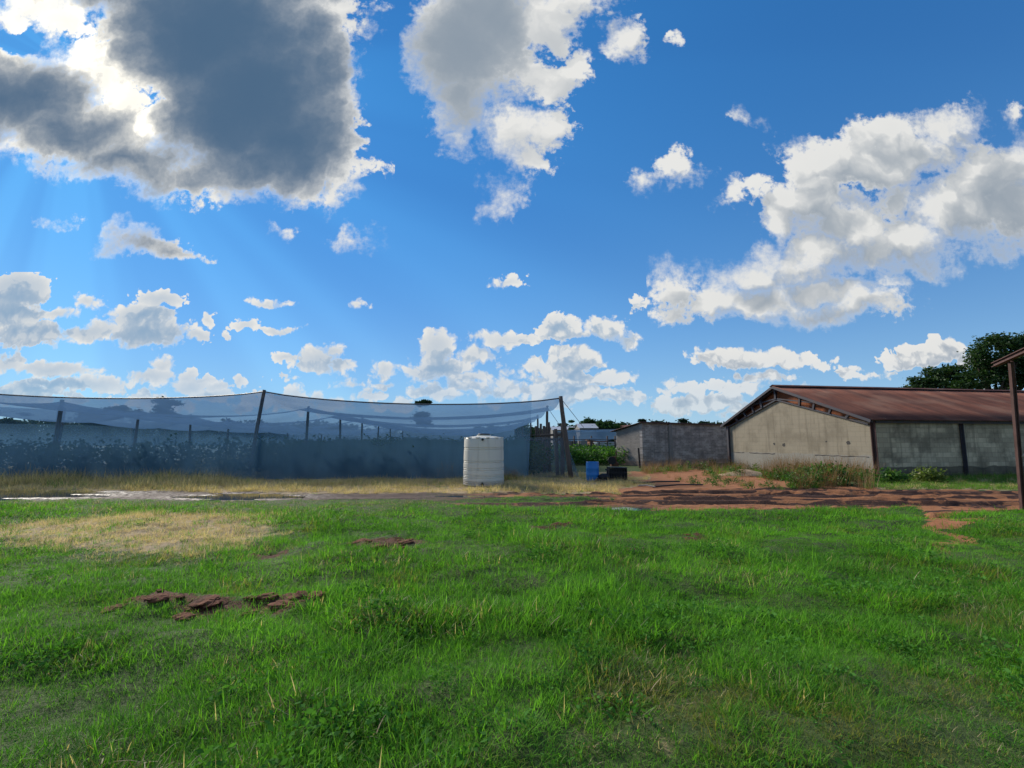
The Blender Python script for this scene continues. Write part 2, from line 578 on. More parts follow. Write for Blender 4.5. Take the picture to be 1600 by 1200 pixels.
ZONES = {k: poly_world(v) for k, v in dict(
    track=[(-300, 765), (0, 765), (200, 768), (450, 770), (700, 770), (860, 771), (960, 771), (1080, 766), (1200, 762), (1330, 760),
           (1400, 765), (1600, 768), (1900, 771), (1900, 803), (1600, 799), (1480, 803), (1415, 791), (1300, 796), (1100, 798), (900, 793), (790, 790),
           (715, 790), (690, 783), (560, 780), (350, 782), (130, 781), (0, 781), (-300, 781)],
    strip=[(700, 781), (830, 776), (945, 778), (930, 785), (740, 786)],
    yard=[(985, 737), (1060, 733), (1150, 736), (1210, 746), (1300, 756), (1345, 761), (1200, 764), (1000, 775), (940, 773), (1000, 757)],
    straw=[(-400, 722), (205, 722), (215, 742), (700, 742), (900, 738), (990, 737), (1000, 756), (955, 772), (700, 770), (450, 770), (200, 768), (0, 765), (-400, 765)],
    dry=[(-60, 826), (0, 822), (120, 808), (300, 800), (432, 805), (455, 822), (390, 848), (360, 868), (250, 866), (130, 853), (60, 842), (-60, 836)],
    path=[(1452, 801), (1512, 801), (1500, 822), (1520, 846), (1502, 863), (1470, 846), (1452, 824)],
    trail=[(1470, 858), (1505, 858), (1560, 940), (1600, 1040), (1620, 1240), (1400, 1240), (1450, 1050), (1470, 940)],
    clodA=[(172, 958), (250, 934), (310, 938), (350, 932), (400, 938), (470, 928), (515, 926), (500, 942), (440, 956), (380, 962), (320, 952), (285, 968), (240, 952), (185, 962)],
    clodB=[(538, 866), (550, 856), (590, 849), (645, 855), (630, 866), (580, 868)],
    clodC=[(1068, 842), (1085, 832), (1100, 838), (1094, 848), (1075, 849)],
    clodD=[(965, 866), (985, 858), (992, 866), (975, 872)],
    clodE=[(845, 822), (885, 816), (890, 824), (860, 828)],
    clodF=[(385, 866), (445, 862), (450, 873), (400, 876)],
    worn=[(980, 1010), (1100, 990), (1120, 1090), (1060, 1180), (880, 1190), (900, 1090)],
    verge=[(1345, 762), (1360, 748), (1600, 742), (1900, 742), (1900, 771), (1600, 767), (1400, 764)],
).items()}


def zones(x, y):
    """ragged membership 0..1 of every zone"""
    j = 0.06 + 0.05 * np.clip(y, 0, 25)
    jx = x + (fbm(x * 1.1, y * 1.1, 3) - 0.5) * 2.2 * j + (vnoise(x * 6, y * 6, 9) - 0.5) * 0.5 * j
    jy = y + (fbm(x * 1.1, y * 1.6, 5) - 0.5) * 1.3 * j + (vnoise(x * 6, y * 6, 11) - 0.5) * 0.35 * j
    out = {k: in_poly(jx, jy, p).astype(float) for k, p in ZONES.items()}
    soft = [in_poly(jx + dx, jy + dy, ZONES['dry']) for dx, dy in ((.45, .1), (-.4, .3), (.2, -.4), (-.7, -.2), (.8, .35), (0, 0), (-.1, .65))]
    out['dry'] = np.mean(soft, axis=0)
    return out


RUTS = [(-1.6, 0.16, 0.09), (-0.85, 0.22, 0.13), (-0.15, 0.16, 0.08), (0.55, 0.24, 0.14), (1.35, 0.18, 0.10), (2.1, 0.16, 0.06)]
PUDDLES = [((-10, 771.0), 130, 6.5), ((385, 775), 70, 3.6), ((722, 774.5), 26, 1.6), ((985, 793), 28, 2.2)]
PUD = []
for (cx, cyy), wpx, hpx in PUDDLES:
    c = gnd(cx, cyy)
    PUD.append((c.x, c.y, abs(gnd(cx + wpx, cyy).x - c.x), abs(gnd(cx, cyy - hpx).y - c.y)))


def height(x, y, z=None):
    x, y = np.asarray(x, float), np.asarray(y, float)
    if z is None:
        z = zones(x, y)
    field = sstep(y, 30, 12) * (1 - 0.75 * sstep(y, 9.5, 12.5))
    h = (fbm(x * 0.45, y * 0.45, 21, 3) - 0.5) * 0.26 * field * sstep(y, 0.5, 3.0)
    h += (fbm(x * 1.7, y * 2.2, 31, 3) - 0.5) * 0.13 * field
    h += 0.13 * np.exp(-((x - 0.9) / 3.2) ** 2 - ((y - 7.3) / 1.5) ** 2)
    t = z['track']
    flat = np.maximum(t, np.maximum(z['yard'], 0))
    h *= 1 - 0.75 * flat
    # wheel ruts follow the track; only the right half is deeply churned
    yc = 13.6 + 0.02 * x + 0.25 * np.sin(x * 0.35)
    deep = 0.35 + 0.65 * sstep(x, -1.0, 4.0)
    for o, w, d in RUTS:
        wob = (vnoise(x * 0.8, y * 0 + o, 41) - 0.5) * 0.35
        h -= t * deep * 0.6 * d * np.exp(-((y - yc - o - wob) / w) ** 2)
        h += t * deep * d * 0.3 * np.exp(-((np.abs(y - yc - o - wob) - 2 * w) / (0.6 * w)) ** 2)
    lump = fbm(x * 3.2, y * 6.5, 51, 4)
    h += t * deep * (lump - 0.5) * 0.09 * (0.4 + 1.2 * sstep(fbm(x * 0.5, y * 2.2, 57, 2), 0.4, 0.65))
    clod = np.max([z[k] for k in ('clodA', 'clodB', 'clodC', 'clodD', 'clodE', 'clodF')], axis=0)
    h += clod * (fbm(x * 6, y * 6, 61, 3) - 0.42) * 0.16
    for px_, py_, a, b in PUD:
        q = ((x - px_) / a) ** 2 + ((y - py_) / b) ** 2
        k = np.exp(-q * 0.9)
        h = h * (1 - np.clip(k * 1.1, 0, 1)) - 0.07 * k
    return h


def hz(x, y):
    return float(height(np.array([x]), np.array([y]))[0])


# ------------------------------------------------------------------ materials
def mat(name):
    m = bpy.data.materials.new(name)
    m.use_nodes = True
    nt = NT(m.node_tree)
    nt.n.clear()
    out = nt.new('ShaderNodeOutputMaterial')
    return m, nt, out


def principled(nt, out, color, rough=0.7, spec=0.3, metal=0.0, bump=None, bstr=0.3, bdist=0.02, **extra):
    p = nt.new('ShaderNodeBsdfPrincipled')
    nt.put(p.inputs['Base Color'], color)
    nt.put(p.inputs['Roughness'], rough)
    nt.put(p.inputs['Specular IOR Level'], spec)
    nt.put(p.inputs['Metallic'], metal)
    for k, v in extra.items():
        nt.put(p.inputs[k.replace('_', ' ')], v)
    if bump is not None:
        b = nt.new('ShaderNodeBump')
        b.inputs['Strength'].default_value = bstr
        b.inputs['Distance'].default_value = bdist
        nt.put(b.inputs['Height'], bump)
        nt.put(p.inputs['Normal'], b.outputs[0])
    nt.l.new(p.outputs[0], out.inputs[0])
    return p


def attr(nt, name):
    nd = nt.new('ShaderNodeAttribute', attribute_name=name)
    return nd.outputs['Fac']


def pos(nt):
    return nt.new('ShaderNodeNewGeometry').outputs['Position']


def simple(name, color, rough=0.7, var=0.25, scale=6.0, spec=0.3, metal=0.0, dirt=None):
    m, nt, out = mat(name)
    p = pos(nt)
    n = nt.noise(p, scale, 5, 0.6)
    c = nt.mix(n, tuple(x * (1 - var) for x in color), tuple(x * (1 + var) for x in color))
    if dirt:
        k = nt.rng(nt.noise(p, scale * 0.6, 6, 0.65), 0.45, 0.7)
        c = nt.mix(nt.m('MULTIPLY', k, 0.7), c, dirt)
    principled(nt, out, c, rough, spec, metal, bump=nt.noise(p, scale * 5, 4), bstr=0.15, bdist=0.01)
    return m


def leaf_mat(name, dark, light, dry=None, dryamt=0.0, patch=0.6, trans=0.35, rough=0.55, spec=0.25):
    """thin foliage: per-leaf tint, patches over the ground, light passing through"""
    m, nt, out = mat(name)
    p = pos(nt)
    t = attr(nt, 'tint')
    n = nt.noise(p, patch, 3, 0.6)
    f = nt.m('ADD', nt.m('MULTIPLY', t, 0.65), nt.m('MULTIPLY', nt.rng(n, 0.3, 0.7), 0.45), clamp=True)
    c = nt.mix(f, dark, light)
    if dry:
        k = nt.rng(nt.m('ADD', nt.noise(nt.v('ADD', p, (31, 7, 3)), patch * 1.4, 4, 0.65), nt.m('MULTIPLY', t, 0.25)), 0.80 - dryamt, 0.92 - dryamt)
        c = nt.mix(k, c, dry)
    d = nt.new('ShaderNodeBsdfPrincipled')
    nt.put(d.inputs['Base Color'], c)
    nt.put(d.inputs['Roughness'], rough)
    nt.put(d.inputs['Specular IOR Level'], spec)
    tr = nt.new('ShaderNodeBsdfTranslucent')
    nt.put(tr.inputs[0], nt.mix(1.0, c, (1.5, 1.6, 0.7), 'MULTIPLY'))
    mx = nt.new('ShaderNodeMixShader')
    mx.inputs[0].default_value = trans
    nt.l.new(d.outputs[0], mx.inputs[1])
    nt.l.new(tr.outputs[0], mx.inputs[2])
    nt.l.new(mx.outputs[0], out.inputs[0])
    return m


def ground_mat():
    m, nt, out = mat('ground')
    p = pos(nt)
    n1 = nt.noise(p, 1.2, 6, 0.62)
    n2 = nt.noise(p, 7.0, 6, 0.65)
    n3 = nt.noise(p, 30.0, 4, 0.6)
    edge = nt.m('MULTIPLY', nt.m('SUBTRACT', n2, 0.5), 0.9)

    def msk(name):
        return nt.rng(nt.m('ADD', attr(nt, name), edge), 0.35, 0.65)
    turf = nt.mix(n2, (0.025, 0.050, 0.010), (0.085, 0.115, 0.030))
    turf = nt.mix(nt.rng(n1, 0.58, 0.75, 0.0, 0.6), turf, (0.10, 0.075, 0.035))
    straw = nt.mix(n2, (0.22, 0.15, 0.08), (0.50, 0.37, 0.21))
    red = nt.mix(n1, (0.25, 0.092, 0.036), (0.40, 0.170, 0.068))
    red = nt.mix(nt.m('MULTIPLY', nt.rng(n2, 0.45, 0.75), 0.6), red, (0.46, 0.235, 0.115))
    mud = nt.mix(n2, (0.022, 0.010, 0.007), (0.085, 0.036, 0.020))
    grey = nt.mix(n2, (0.050, 0.032, 0.024), (0.15, 0.095, 0.072))
    c = nt.mix(msk('straw'), turf, straw)
    c = nt.mix(msk('soil'), c, red)
    mudm = nt.m('MULTIPLY', msk('mud'), nt.rng(nt.m('ADD', n1, nt.m('MULTIPLY', nt.m('SUBTRACT', n2, 0.5), 0.8)), 0.28, 0.46))
    c = nt.mix(mudm, c, mud)
    c = nt.mix(msk('grey'), c, grey)
    c = nt.mix(msk('clod'), c, nt.mix(n2, (0.040, 0.016, 0.008), (0.15, 0.055, 0.027)))
    wet = attr(nt, 'wet')
    c = nt.mix(nt.m('MULTIPLY', wet, 0.75), c, (0.03, 0.022, 0.018))
    rough = nt.fmix(nt.m('MULTIPLY', wet, nt.rng(n2, 0.35, 0.6)), 0.92, 0.18)
    principled(nt, out, c, rough, 0.3, bump=nt.m('ADD', n2, nt.m('MULTIPLY', n3, 0.4)), bstr=0.7, bdist=0.05)
    return m


# ------------------------------------------------------------------ ground
def axis(segs):
    a = [np.arange(s, e, st) for s, e, st in segs]
    return np.concatenate(a + [[segs[-1][1]]])


def build_ground():
    xs = axis([(-6000, -400, 700), (-400, -60, 34), (-60, -24, 1.5), (-24, -9, 0.20), (-9, 14, 0.11), (14, 26, 0.2), (26, 60, 1.7), (60, 400, 34), (400, 6000, 700)])
    ys = axis([(-60, 0, 6), (0, 1.4, 0.35), (1.4, 9.0, 0.08), (9.0, 17.5, 0.06), (17.5, 30, 0.3), (30, 80, 2), (80, 400, 32), (400, 8000, 760)])
    X, Y = np.meshgrid(xs, ys)
    x, y = X.ravel(), Y.ravel()
    z = zones(x, y)
    h = height(x, y, z)
    nx, ny = len(xs), len(ys)
    i = np.arange(nx * ny).reshape(ny, nx)
    f = np.stack([i[:-1, :-1], i[:-1, 1:], i[1:, 1:], i[1:, :-1]], -1).reshape(-1, 4)
    right = sstep(x, -7.0, 3.5)
    clod = np.max([z[k] for k in ('clodA', 'clodB', 'clodC', 'clodD', 'clodE', 'clodF')], axis=0)
    trk = z['track'] * (1 - z['strip'])
    wet = np.zeros_like(x)
    for a_, b_, c_, d_ in PUD:
        wet = np.maximum(wet, np.exp(-0.35 * (((x - a_) / c_) ** 2 + ((y - b_) / d_) ** 2)))
    wet *= trk
    far = sstep(y, 19, 22) * (1 - z['yard'])
    # churned wheel lines: long broken bands of dark wet mud between smoother red soil
    band = fbm(x * 0.35, y * 2.6, 77, 3) + 0.35 * (fbm(x * 3.0, y * 6.0, 78, 3) - 0.5)
    yc = 13.6 + 0.02 * x + 0.25 * np.sin(x * 0.35)
    line = np.max([np.exp(-((y - yc - o) / (w * 1.4)) ** 2) for o, w, d in RUTS], axis=0)
    rut = sstep(band + 0.22 * line, 0.51, 0.64)
    me = mesh_np('ground', np.stack([x, y, h], 1), f, attrs=dict(
        straw=np.maximum.reduce([z['straw'], z['dry'], far * 0.25, z['verge'] * 0.6, z['worn'] * 0.35]),
        soil=np.maximum.reduce([trk * right, z['yard'], z['path'], z['trail'] * 0.2]),
        mud=trk * right * rut, grey=trk * (1 - right), clod=clod, wet=wet), smooth=True)
    tag(link('ground', me, ground_mat()), 'grassy farm yard with a muddy red earth track', None, None, 'structure')
    # standing water in the track
    m, nt, out = mat('water')
    principled(nt, out, (0.045, 0.035, 0.028), 0.04, 0.5, bump=nt.noise(pos(nt), 9, 3), bstr=0.04, bdist=0.02)
    labels = ['long puddle of rain water at the left edge of the track', 'rain puddle in the track under the left net wall',
              'small puddle in the track before the water tank', 'puddle in the churned red mud of the track']
    for (a, b, c, d), lb in zip(PUD, labels):
        bm = bmesh.new()
        vs = [bm.verts.new((a + c * 1.5 * math.cos(t) * (1 + 0.12 * math.sin(3 * t + a)), b + d * 1.5 * math.sin(t), -0.020)) for t in np.linspace(0, 2 * math.pi, 40, endpoint=False)]
        bm.faces.new(vs)
        tag(obj('puddle', bm, m), lb, None, 'puddles in the track', 'structure')


build_ground()


# ------------------------------------------------------------------ scattering of uncountable plants
PROTO = bpy.data.collections.new('plant_kinds')      # only instanced, never placed itself
rng = np.random.default_rng(11)


def scatter(name, label, protos, pts, yaw, scl, idx, tilt=0.12, category=None):
    n = len(pts)
    col = bpy.data.collections.new(name + '_kinds')
    for i, me in enumerate(protos):
        col.objects.link(bpy.data.objects.new('%s_kind_%02d' % (name, i), me))
    me = bpy.data.meshes.new(name)
    me.vertices.add(n)
    me.vertices.foreach_set('co', np.asarray(pts, np.float32).ravel())
    rot = np.stack([rng.normal(0, tilt, n), rng.normal(0, tilt, n), yaw], 1)
    me.attributes.new('rot', 'FLOAT_VECTOR', 'POINT').data.foreach_set('vector', rot.astype(np.float32).ravel())
    s3 = np.asarray(scl, np.float32)
    s3 = np.repeat(s3[:, None], 3, 1) if s3.ndim == 1 else s3
    me.attributes.new('scl', 'FLOAT_VECTOR', 'POINT').data.foreach_set('vector', s3.ravel())
    me.attributes.new('idx', 'INT', 'POINT').data.foreach_set('value', np.asarray(idx, np.int32))
    o = link(name, me)
    g = bpy.data.node_groups.new(name, 'GeometryNodeTree')
    g.interface.new_socket('Geometry', in_out='INPUT', socket_type='NodeSocketGeometry')
    g.interface.new_socket('Geometry', in_out='OUTPUT', socket_type='NodeSocketGeometry')
    N, L = g.nodes, g.links
    gi, go = N.new('NodeGroupInput'), N.new('NodeGroupOutput')
    ci = N.new('GeometryNodeCollectionInfo')
    ci.inputs['Collection'].default_value = col
    ci.inputs['Separate Children'].default_value = True
    ci.inputs['Reset Children'].default_value = True
    ip = N.new('GeometryNodeInstanceOnPoints')
    L.new(gi.outputs[0], ip.inputs['Points'])
    L.new(ci.outputs[0], ip.inputs['Instance'])
    ip.inputs['Pick Instance'].default_value = True

    def na(nm, typ):
        a = N.new('GeometryNodeInputNamedAttribute')
        a.data_type = typ
        a.inputs['Name'].default_value = nm
        return a.outputs['Attribute']
    L.new(na('idx', 'INT'), ip.inputs['Instance Index'])
    L.new(na('rot', 'FLOAT_VECTOR'), ip.inputs['Rotation'])
    L.new(na('scl', 'FLOAT_VECTOR'), ip.inputs['Scale'])
    L.new(ip.outputs[0], go.inputs[0])
    md = o.modifiers.new('scatter', 'NODES')
    md.node_group = g
    return tag(o, label, category, None, 'stuff')


def tuft(name, n, rad, lmin, lmax, width, lean, m, drysh=0.0, curve=0.5):
    """a tuft of n curved blades"""
    r = rad * np.sqrt(rng.random(n))
    a = rng.random(n) * 2 * np.pi
    bx, by = r * np.cos(a), r * np.sin(a)
    az = a + rng.normal(0, 1.3, n)
    L = lmin + (lmax - lmin) * rng.random(n) ** 1.3
    ln = np.abs(rng.normal(lean, lean * 0.5, n)) + 0.05
    cv = rng.random(n) * curve
    dx, dy = np.cos(az), np.sin(az)
    wx, wy = -dy, dx
    w = width * (0.6 + 0.8 * rng.random(n))
    V, ts = [], (0.0, 0.4, 0.75, 1.0)
    px_, pz_ = np.zeros(n), np.full(n, -0.02)
    prev = 0.0
    for t in ts:
        th = ln + cv * t * 1.6
        px_ = px_ + np.sin(th) * L * (t - prev)
        pz_ = pz_ + np.cos(th) * L * (t - prev)
        prev = t
        ww = w * (1 - 0.9 * t ** 1.5) * 0.5
        for s in ((-1, 1) if t < 1 else (0,)):
            V.append(np.stack([bx + dx * px_ + wx * ww * s, by + dy * px_ + wy * ww * s, pz_], 1))
    V = np.stack(V, 1)                                  # n,7,3
    b = (np.arange(n) * 7)[:, None]
    q = np.concatenate([b + np.array([[0, 1, 3, 2]]), b + np.array([[2, 3, 5, 4]]), b + np.array([[4, 5, 6, 6]])], 0)
    tint = np.repeat(np.clip(rng.normal(0.45, 0.25, n), 0, 1), 7)
    tris = np.concatenate([b + np.array([[0, 1, 3]]), b + np.array([[0, 3, 2]]), b + np.array([[2, 3, 5]]), b + np.array([[2, 5, 4]]), b + np.array([[4, 5, 6]])], 0)
    me = mesh_np(name, V.reshape(-1, 3), tris, attrs=dict(tint=tint), smooth=True)
    if drysh and isinstance(m, tuple):
        k = (rng.random(n) < drysh).astype(np.int32)
        me.materials.append(m[0])
        me.materials.append(m[1])
        me.polygons.foreach_set('material_index', np.tile(k, 5))
    else:
        me.materials.append(m[0] if isinstance(m, tuple) else m)
    return me


def leaves(n, centers, spread, size, flat=0.6, aspect=0.55):
    """n leaf-shaped quads in clumps round the centres -> verts, faces, tint"""
    c = centers[rng.integers(0, len(centers), n)]
    p = c + rng.normal(0, 1, (n, 3)) * spread
    d = rng.normal(0, 1, (n, 3))
    d[:, 2] *= flat
    d /= np.linalg.norm(d, axis=1)[:, None]
    e = np.cross(d, rng.normal(0, 1, (n, 3)))
    e /= np.linalg.norm(e, axis=1)[:, None]
    s = (size * (0.6 + 0.8 * rng.random(n)))[:, None]
    V = np.stack([p - d * s * 0.5, p + e * s * aspect * 0.5, p + d * s * 0.5, p - e * s * aspect * 0.5], 1).reshape(-1, 3)
    return V, np.arange(4 * n).reshape(-1, 4), np.repeat(rng.random(n), 4)


def leafy(name, n, h, rad, size, m, stems=4, stemmat=None):
    """an upright leafy plant of height h"""
    k = 14
    a = rng.random(k) * 2 * np.pi
    r = rad * np.sqrt(rng.random(k))
    c = np.stack([r * np.cos(a), r * np.sin(a), h * (0.2 + 0.75 * rng.random(k))], 1)
    V, Fc, t = leaves(n, c, np.array([rad * 0.35, rad * 0.35, h * 0.13]), size)
    V[:, 2] = np.maximum(V[:, 2], 0.01)
    me = mesh_np(name, V, Fc, attrs=dict(tint=t))
    me.materials.append(m)
    return me


M_GRASS = leaf_mat('grass', (0.038, 0.138, 0.015), (0.195, 0.46, 0.048), (0.24, 0.22, 0.06), 0.06, 0.55, trans=0.42, rough=0.7, spec=0.10)
M_STRAW = leaf_mat('straw', (0.37, 0.265, 0.165), (0.68, 0.53, 0.37), (0.28, 0.22, 0.13), 0.03, 0.8, trans=0.5)
M_OLIVE = leaf_mat('olive_grass', (0.055, 0.095, 0.016), (0.17, 0.22, 0.05), (0.30, 0.22, 0.1), 0.1, 0.7)


M_LAWNWEED = leaf_mat('lawn_weed', (0.030, 0.10, 0.016), (0.10, 0.26, 0.045), patch=0.9, trans=0.3, rough=0.8, spec=0.08)


def grid_pts(y0, y1, sp, xk=1.2, xm=1.0):
    ys = np.arange(y0, y1, sp)
    P = []
    for y in ys:
        w = xk * y + xm
        xs = np.arange(-w, w, sp)
        P.append(np.stack([xs, np.full_like(xs, y)], 1))
    P = np.concatenate(P)
    return P + rng.uniform(-0.6, 0.6, P.shape) * sp


def build_grass():
    G = [tuft('grass_tuft', 80, 0.14, 0.03, 0.095, 0.0040, 0.50, (M_GRASS, M_OLIVE), 0.06, 0.8) for _ in range(6)]
    Lg = [tuft('long_tuft', 75, 0.12, 0.05, 0.155, 0.0044, 0.42, (M_GRASS, M_OLIVE), 0.06, 0.9) for _ in range(4)]
    Ol = [tuft('olive_tuft', 60, 0.15, 0.04, 0.11, 0.0048, 0.6, (M_OLIVE, M_STRAW), 0.3, 0.8) for _ in range(3)]
    Fr = [tuft('far_tuft', 46, 0.19, 0.05, 0.13, 0.0085, 0.45, (M_GRASS, M_OLIVE), 0.08, 0.8) for _ in range(4)]
    P = np.concatenate([grid_pts(1.5, 5.2, 0.066), grid_pts(5.2, 9.0, 0.095), grid_pts(9.0, 14.6, 0.13)])
    x, y = P.T
    z = zones(x, y)
    h = height(x, y, z)
    clod = np.max([z[k] for k in ('clodA', 'clodB', 'clodC', 'clodD', 'clodE', 'clodF')], axis=0)
    bare = np.maximum.reduce([z['track'] * (1 - z['strip']), clod, z['path'], z['dry'] * 0.90])
    n1, n2 = fbm(x * 0.55, y * 0.55, 71), fbm(x * 1.6, y * 1.6, 81)
    bald = sstep(n2 + 0.06 * z['worn'] + 0.05 * z['trail'], 0.70, 0.80)
    keep = rng.random(len(x)) > np.maximum(bare, np.maximum(bald * 0.35, z['trail'] * 0.05))
    keep &= (y < 13.0) | (z['strip'] > 0) | (z['track'] == 0)
    x, y, h, n1, n2 = x[keep], y[keep], h[keep], n1[keep], n2[keep]
    z = {k: v[keep] for k, v in z.items()}
    n = len(x)
    lush = np.exp(-((x - 0.3) / 2.6) ** 2 - ((y - 5.8) / 2.2) ** 2) + 0.5 * np.exp(-((x + 0.5) / 1.5) ** 2 - ((y - 3.4) / 1.2) ** 2)
    r = rng.random(n)
    idx = rng.integers(0, 6, n)
    idx = np.where(r < 0.03 + 0.20 * lush + 0.30 * sstep(n1, 0.58, 0.72), 6 + rng.integers(0, 4, n), idx)
    ol = sstep(n2, 0.55, 0.68) * 0.20 + z['worn'] * 0.30 + z['trail'] * 0.15 + 0.5 * sstep(y, 9.5, 12) * sstep(x, 1.5, -5)
    idx = np.where(rng.random(n) < ol, 10 + rng.integers(0, 3, n), idx)
    idx = np.where((y > 8.5) & (idx < 6), 13 + rng.integers(0, 4, n), idx)
    s = (0.75 + 0.75 * n1) * (0.8 + 0.4 * rng.random(n)) * (1 + 0.22 * np.clip(lush, 0, 1)) * (1 - 0.35 * np.maximum(z['trail'], z['worn'] * 0.6))
    s *= 0.55 + 0.70 * sstep(n2, 0.3, 0.65)
    s = np.maximum(s, 0.62) * (1 - 0.5 * sstep(y, 11.0, 12.8))
    Cl = [leafy('clover', 70, 0.06, 0.10, 0.026, M_LAWNWEED) for _ in range(2)]
    idx = np.where((rng.random(n) < 0.05 * sstep(fbm(x * 0.9, y * 0.9, 101), .4, .6)) & (y < 10), 17 + rng.integers(0, 2, n), idx)
    scatter('grass', 'short green grass of the field in uneven tufts', G + Lg + Ol + Fr + Cl, np.stack([x, y, h], 1), rng.random(n) * 6.28, s, idx, category=None)
    # straw-coloured patch, the strip under the nets and the verge
    D = [tuft('dry_tuft', 70, 0.18, 0.08, 0.24, 0.0055, 0.62, (M_STRAW, M_OLIVE), 0.05, 1.0) for _ in range(4)]
    T = [tuft('tall_dry_tuft', 60, 0.17, 0.18, 0.55, 0.009, 0.42, (M_STRAW, M_OLIVE), 0.12, 0.9) for _ in range(4)]
    V = [tuft('verge_tuft', 60, 0.18, 0.10, 0.35, 0.009, 0.45, (M_OLIVE, M_GRASS), 0.45, 0.9) for _ in range(3)]
    P = np.concatenate([grid_pts(6.5, 12.0, 0.12), grid_pts(13.5, 23.5, 0.17, 1.25)])
    x, y = P.T
    z = zones(x, y)
    h = height(x, y, z)
    n1 = fbm(x * 0.5, y * 0.8, 91)
    n2 = fbm(x * 1.3, y * 1.3, 95)
    d = np.where(y < 12.5, z['dry'], np.maximum(z['straw'] * (1 - z['track']), z['verge']) * sstep(n2 + 0.45 * sstep(y, 15.2, 16.6), 0.25, 0.55))
    keep = rng.random(len(x)) < d * 0.95
    x, y, h, n1 = x[keep], y[keep], h[keep], n1[keep]
    vg = z['verge'][keep]
    n = len(x)
    idx = np.where((y > 13) & (rng.random(n) < 0.15 + 0.5 * sstep(n1, 0.45, 0.65)), 4 + rng.integers(0, 4, n), rng.integers(0, 4, n))
    idx = np.where(rng.random(n) < np.where(y > 13, vg * 0.85 + 0.04, 0.04), 8 + rng.integers(0, 3, n), idx)
    s = (0.6 + 0.7 * n1) * (0.8 + 0.4 * rng.random(n)) * np.where(y > 13, 0.56 + 0.75 * sstep(y, 15, 18) * sstep(x, -9, -14), 0.62)
    scatter('dry_grass', 'straw coloured dry grass in a field patch and along the nets', D + T + V, np.stack([x, y, h], 1), rng.random(n) * 6.28, s, idx)


build_grass()


# ------------------------------------------------------------------ building materials
def uvw(nt):
    return nt.new('ShaderNodeUVMap').outputs[0]


def wall_uv(o, origin, d):
    """UV in metres: along direction d from origin, and height"""
    me = o.data
    lay = me.uv_layers.new(name='UVMap')
    d = Vector((d[0], d[1], 0)).normalized()
    co = Vector((origin[0], origin[1], 0))
    for lp in me.loops:
        p = me.vertices[lp.vertex_index].co
        lay.data[lp.index].uv = ((p - co).dot(d), p.z)
    return o


def block_mat(name, c1, c2, mortar, bw, bh, stain, stain_amt, streak=0.5, foot=None, plaster=0.0, contrast=0.0):
    m, nt, out = mat(name)
    p = uvw(nt)
    jig = nt.v('SCALE', nt.v('SUBTRACT', nt.noise(p, 3.0, 3, 0.6, '2D', True), (.5, .5, .5)), scale=0.02)
    b = nt.new('ShaderNodeTexBrick')
    nt.put(b.inputs['Vector'], nt.v('ADD', p, jig))
    nt.put(b.inputs['Color1'], c1)
    nt.put(b.inputs['Color2'], c2)
    nt.put(b.inputs['Mortar'], mortar)
    b.inputs['Scale'].default_value = 1.0
    b.inputs['Mortar Size'].default_value = 0.012
    b.inputs['Mortar Smooth'].default_value = 0.4
    b.inputs['Brick Width'].default_value = bw
    b.inputs['Row Height'].default_value = bh
    n = nt.noise(p, 0.9, 6, 0.65, '2D')
    nf = nt.noise(p, 14, 5, 0.6, '2D')
    s = nt.sep(p)
    drip = nt.noise(nt.xyz(nt.m('MULTIPLY', s[0], 5.0), nt.m('MULTIPLY', s[1], 0.35)), 1.0, 5, 0.6, '2D')
    c = b.outputs[0]
    if plaster:
        flat = nt.mix(nf, tuple(x * .85 for x in c1), tuple(x * 1.12 for x in c1))
        c = nt.mix(plaster, c, flat)
    if contrast:                                     # whole blocks darker or paler, as weathered unevenly
        cell = nt.xyz(nt.m('FLOOR', nt.m('DIVIDE', nt.m('ADD', s[0], nt.m('MULTIPLY', nt.m('MODULO', nt.m('FLOOR', nt.m('DIVIDE', s[1], bh)), 2.0), bw * 0.5)), bw)),
                      nt.m('FLOOR', nt.m('DIVIDE', s[1], bh)))
        k = nt.rng(nt.noise(cell, 0.37, 3, 0.7, '2D'), 0.38, 0.62, 1 - contrast, 1 + contrast * 0.6)
        c = nt.mix(1.0, c, nt.xyz(k, k, k), 'MULTIPLY')
    c = nt.mix(nt.m('MULTIPLY', nt.rng(n, 0.42, 0.68), stain_amt), c, stain)
    c = nt.mix(nt.m('MULTIPLY', nt.rng(drip, 0.5, 0.72), streak), c, stain)
    c = nt.mix(nt.m('MULTIPLY', nf, 0.25), c, (0.02, 0.02, 0.018))
    if foot:                                          # splash and render band above the ground
        fh, fc, fa = foot
        k = nt.rng(nt.m('ADD', s[1], nt.m('MULTIPLY', nt.m('SUBTRACT', n, 0.5), 0.25)), fh, fh + 0.06, fa, 0.0)
        c = nt.mix(k, c, nt.mix(nf, tuple(x * .75 for x in fc), tuple(x * 1.15 for x in fc)))
    hgt = nt.m('ADD', nt.m('MULTIPLY', b.outputs[1], -1.0 * (1 - plaster)), nt.m('MULTIPLY', nf, 0.3))
    principled(nt, out, c, 0.9, 0.2, bump=hgt, bstr=0.6, bdist=0.012)
    return m


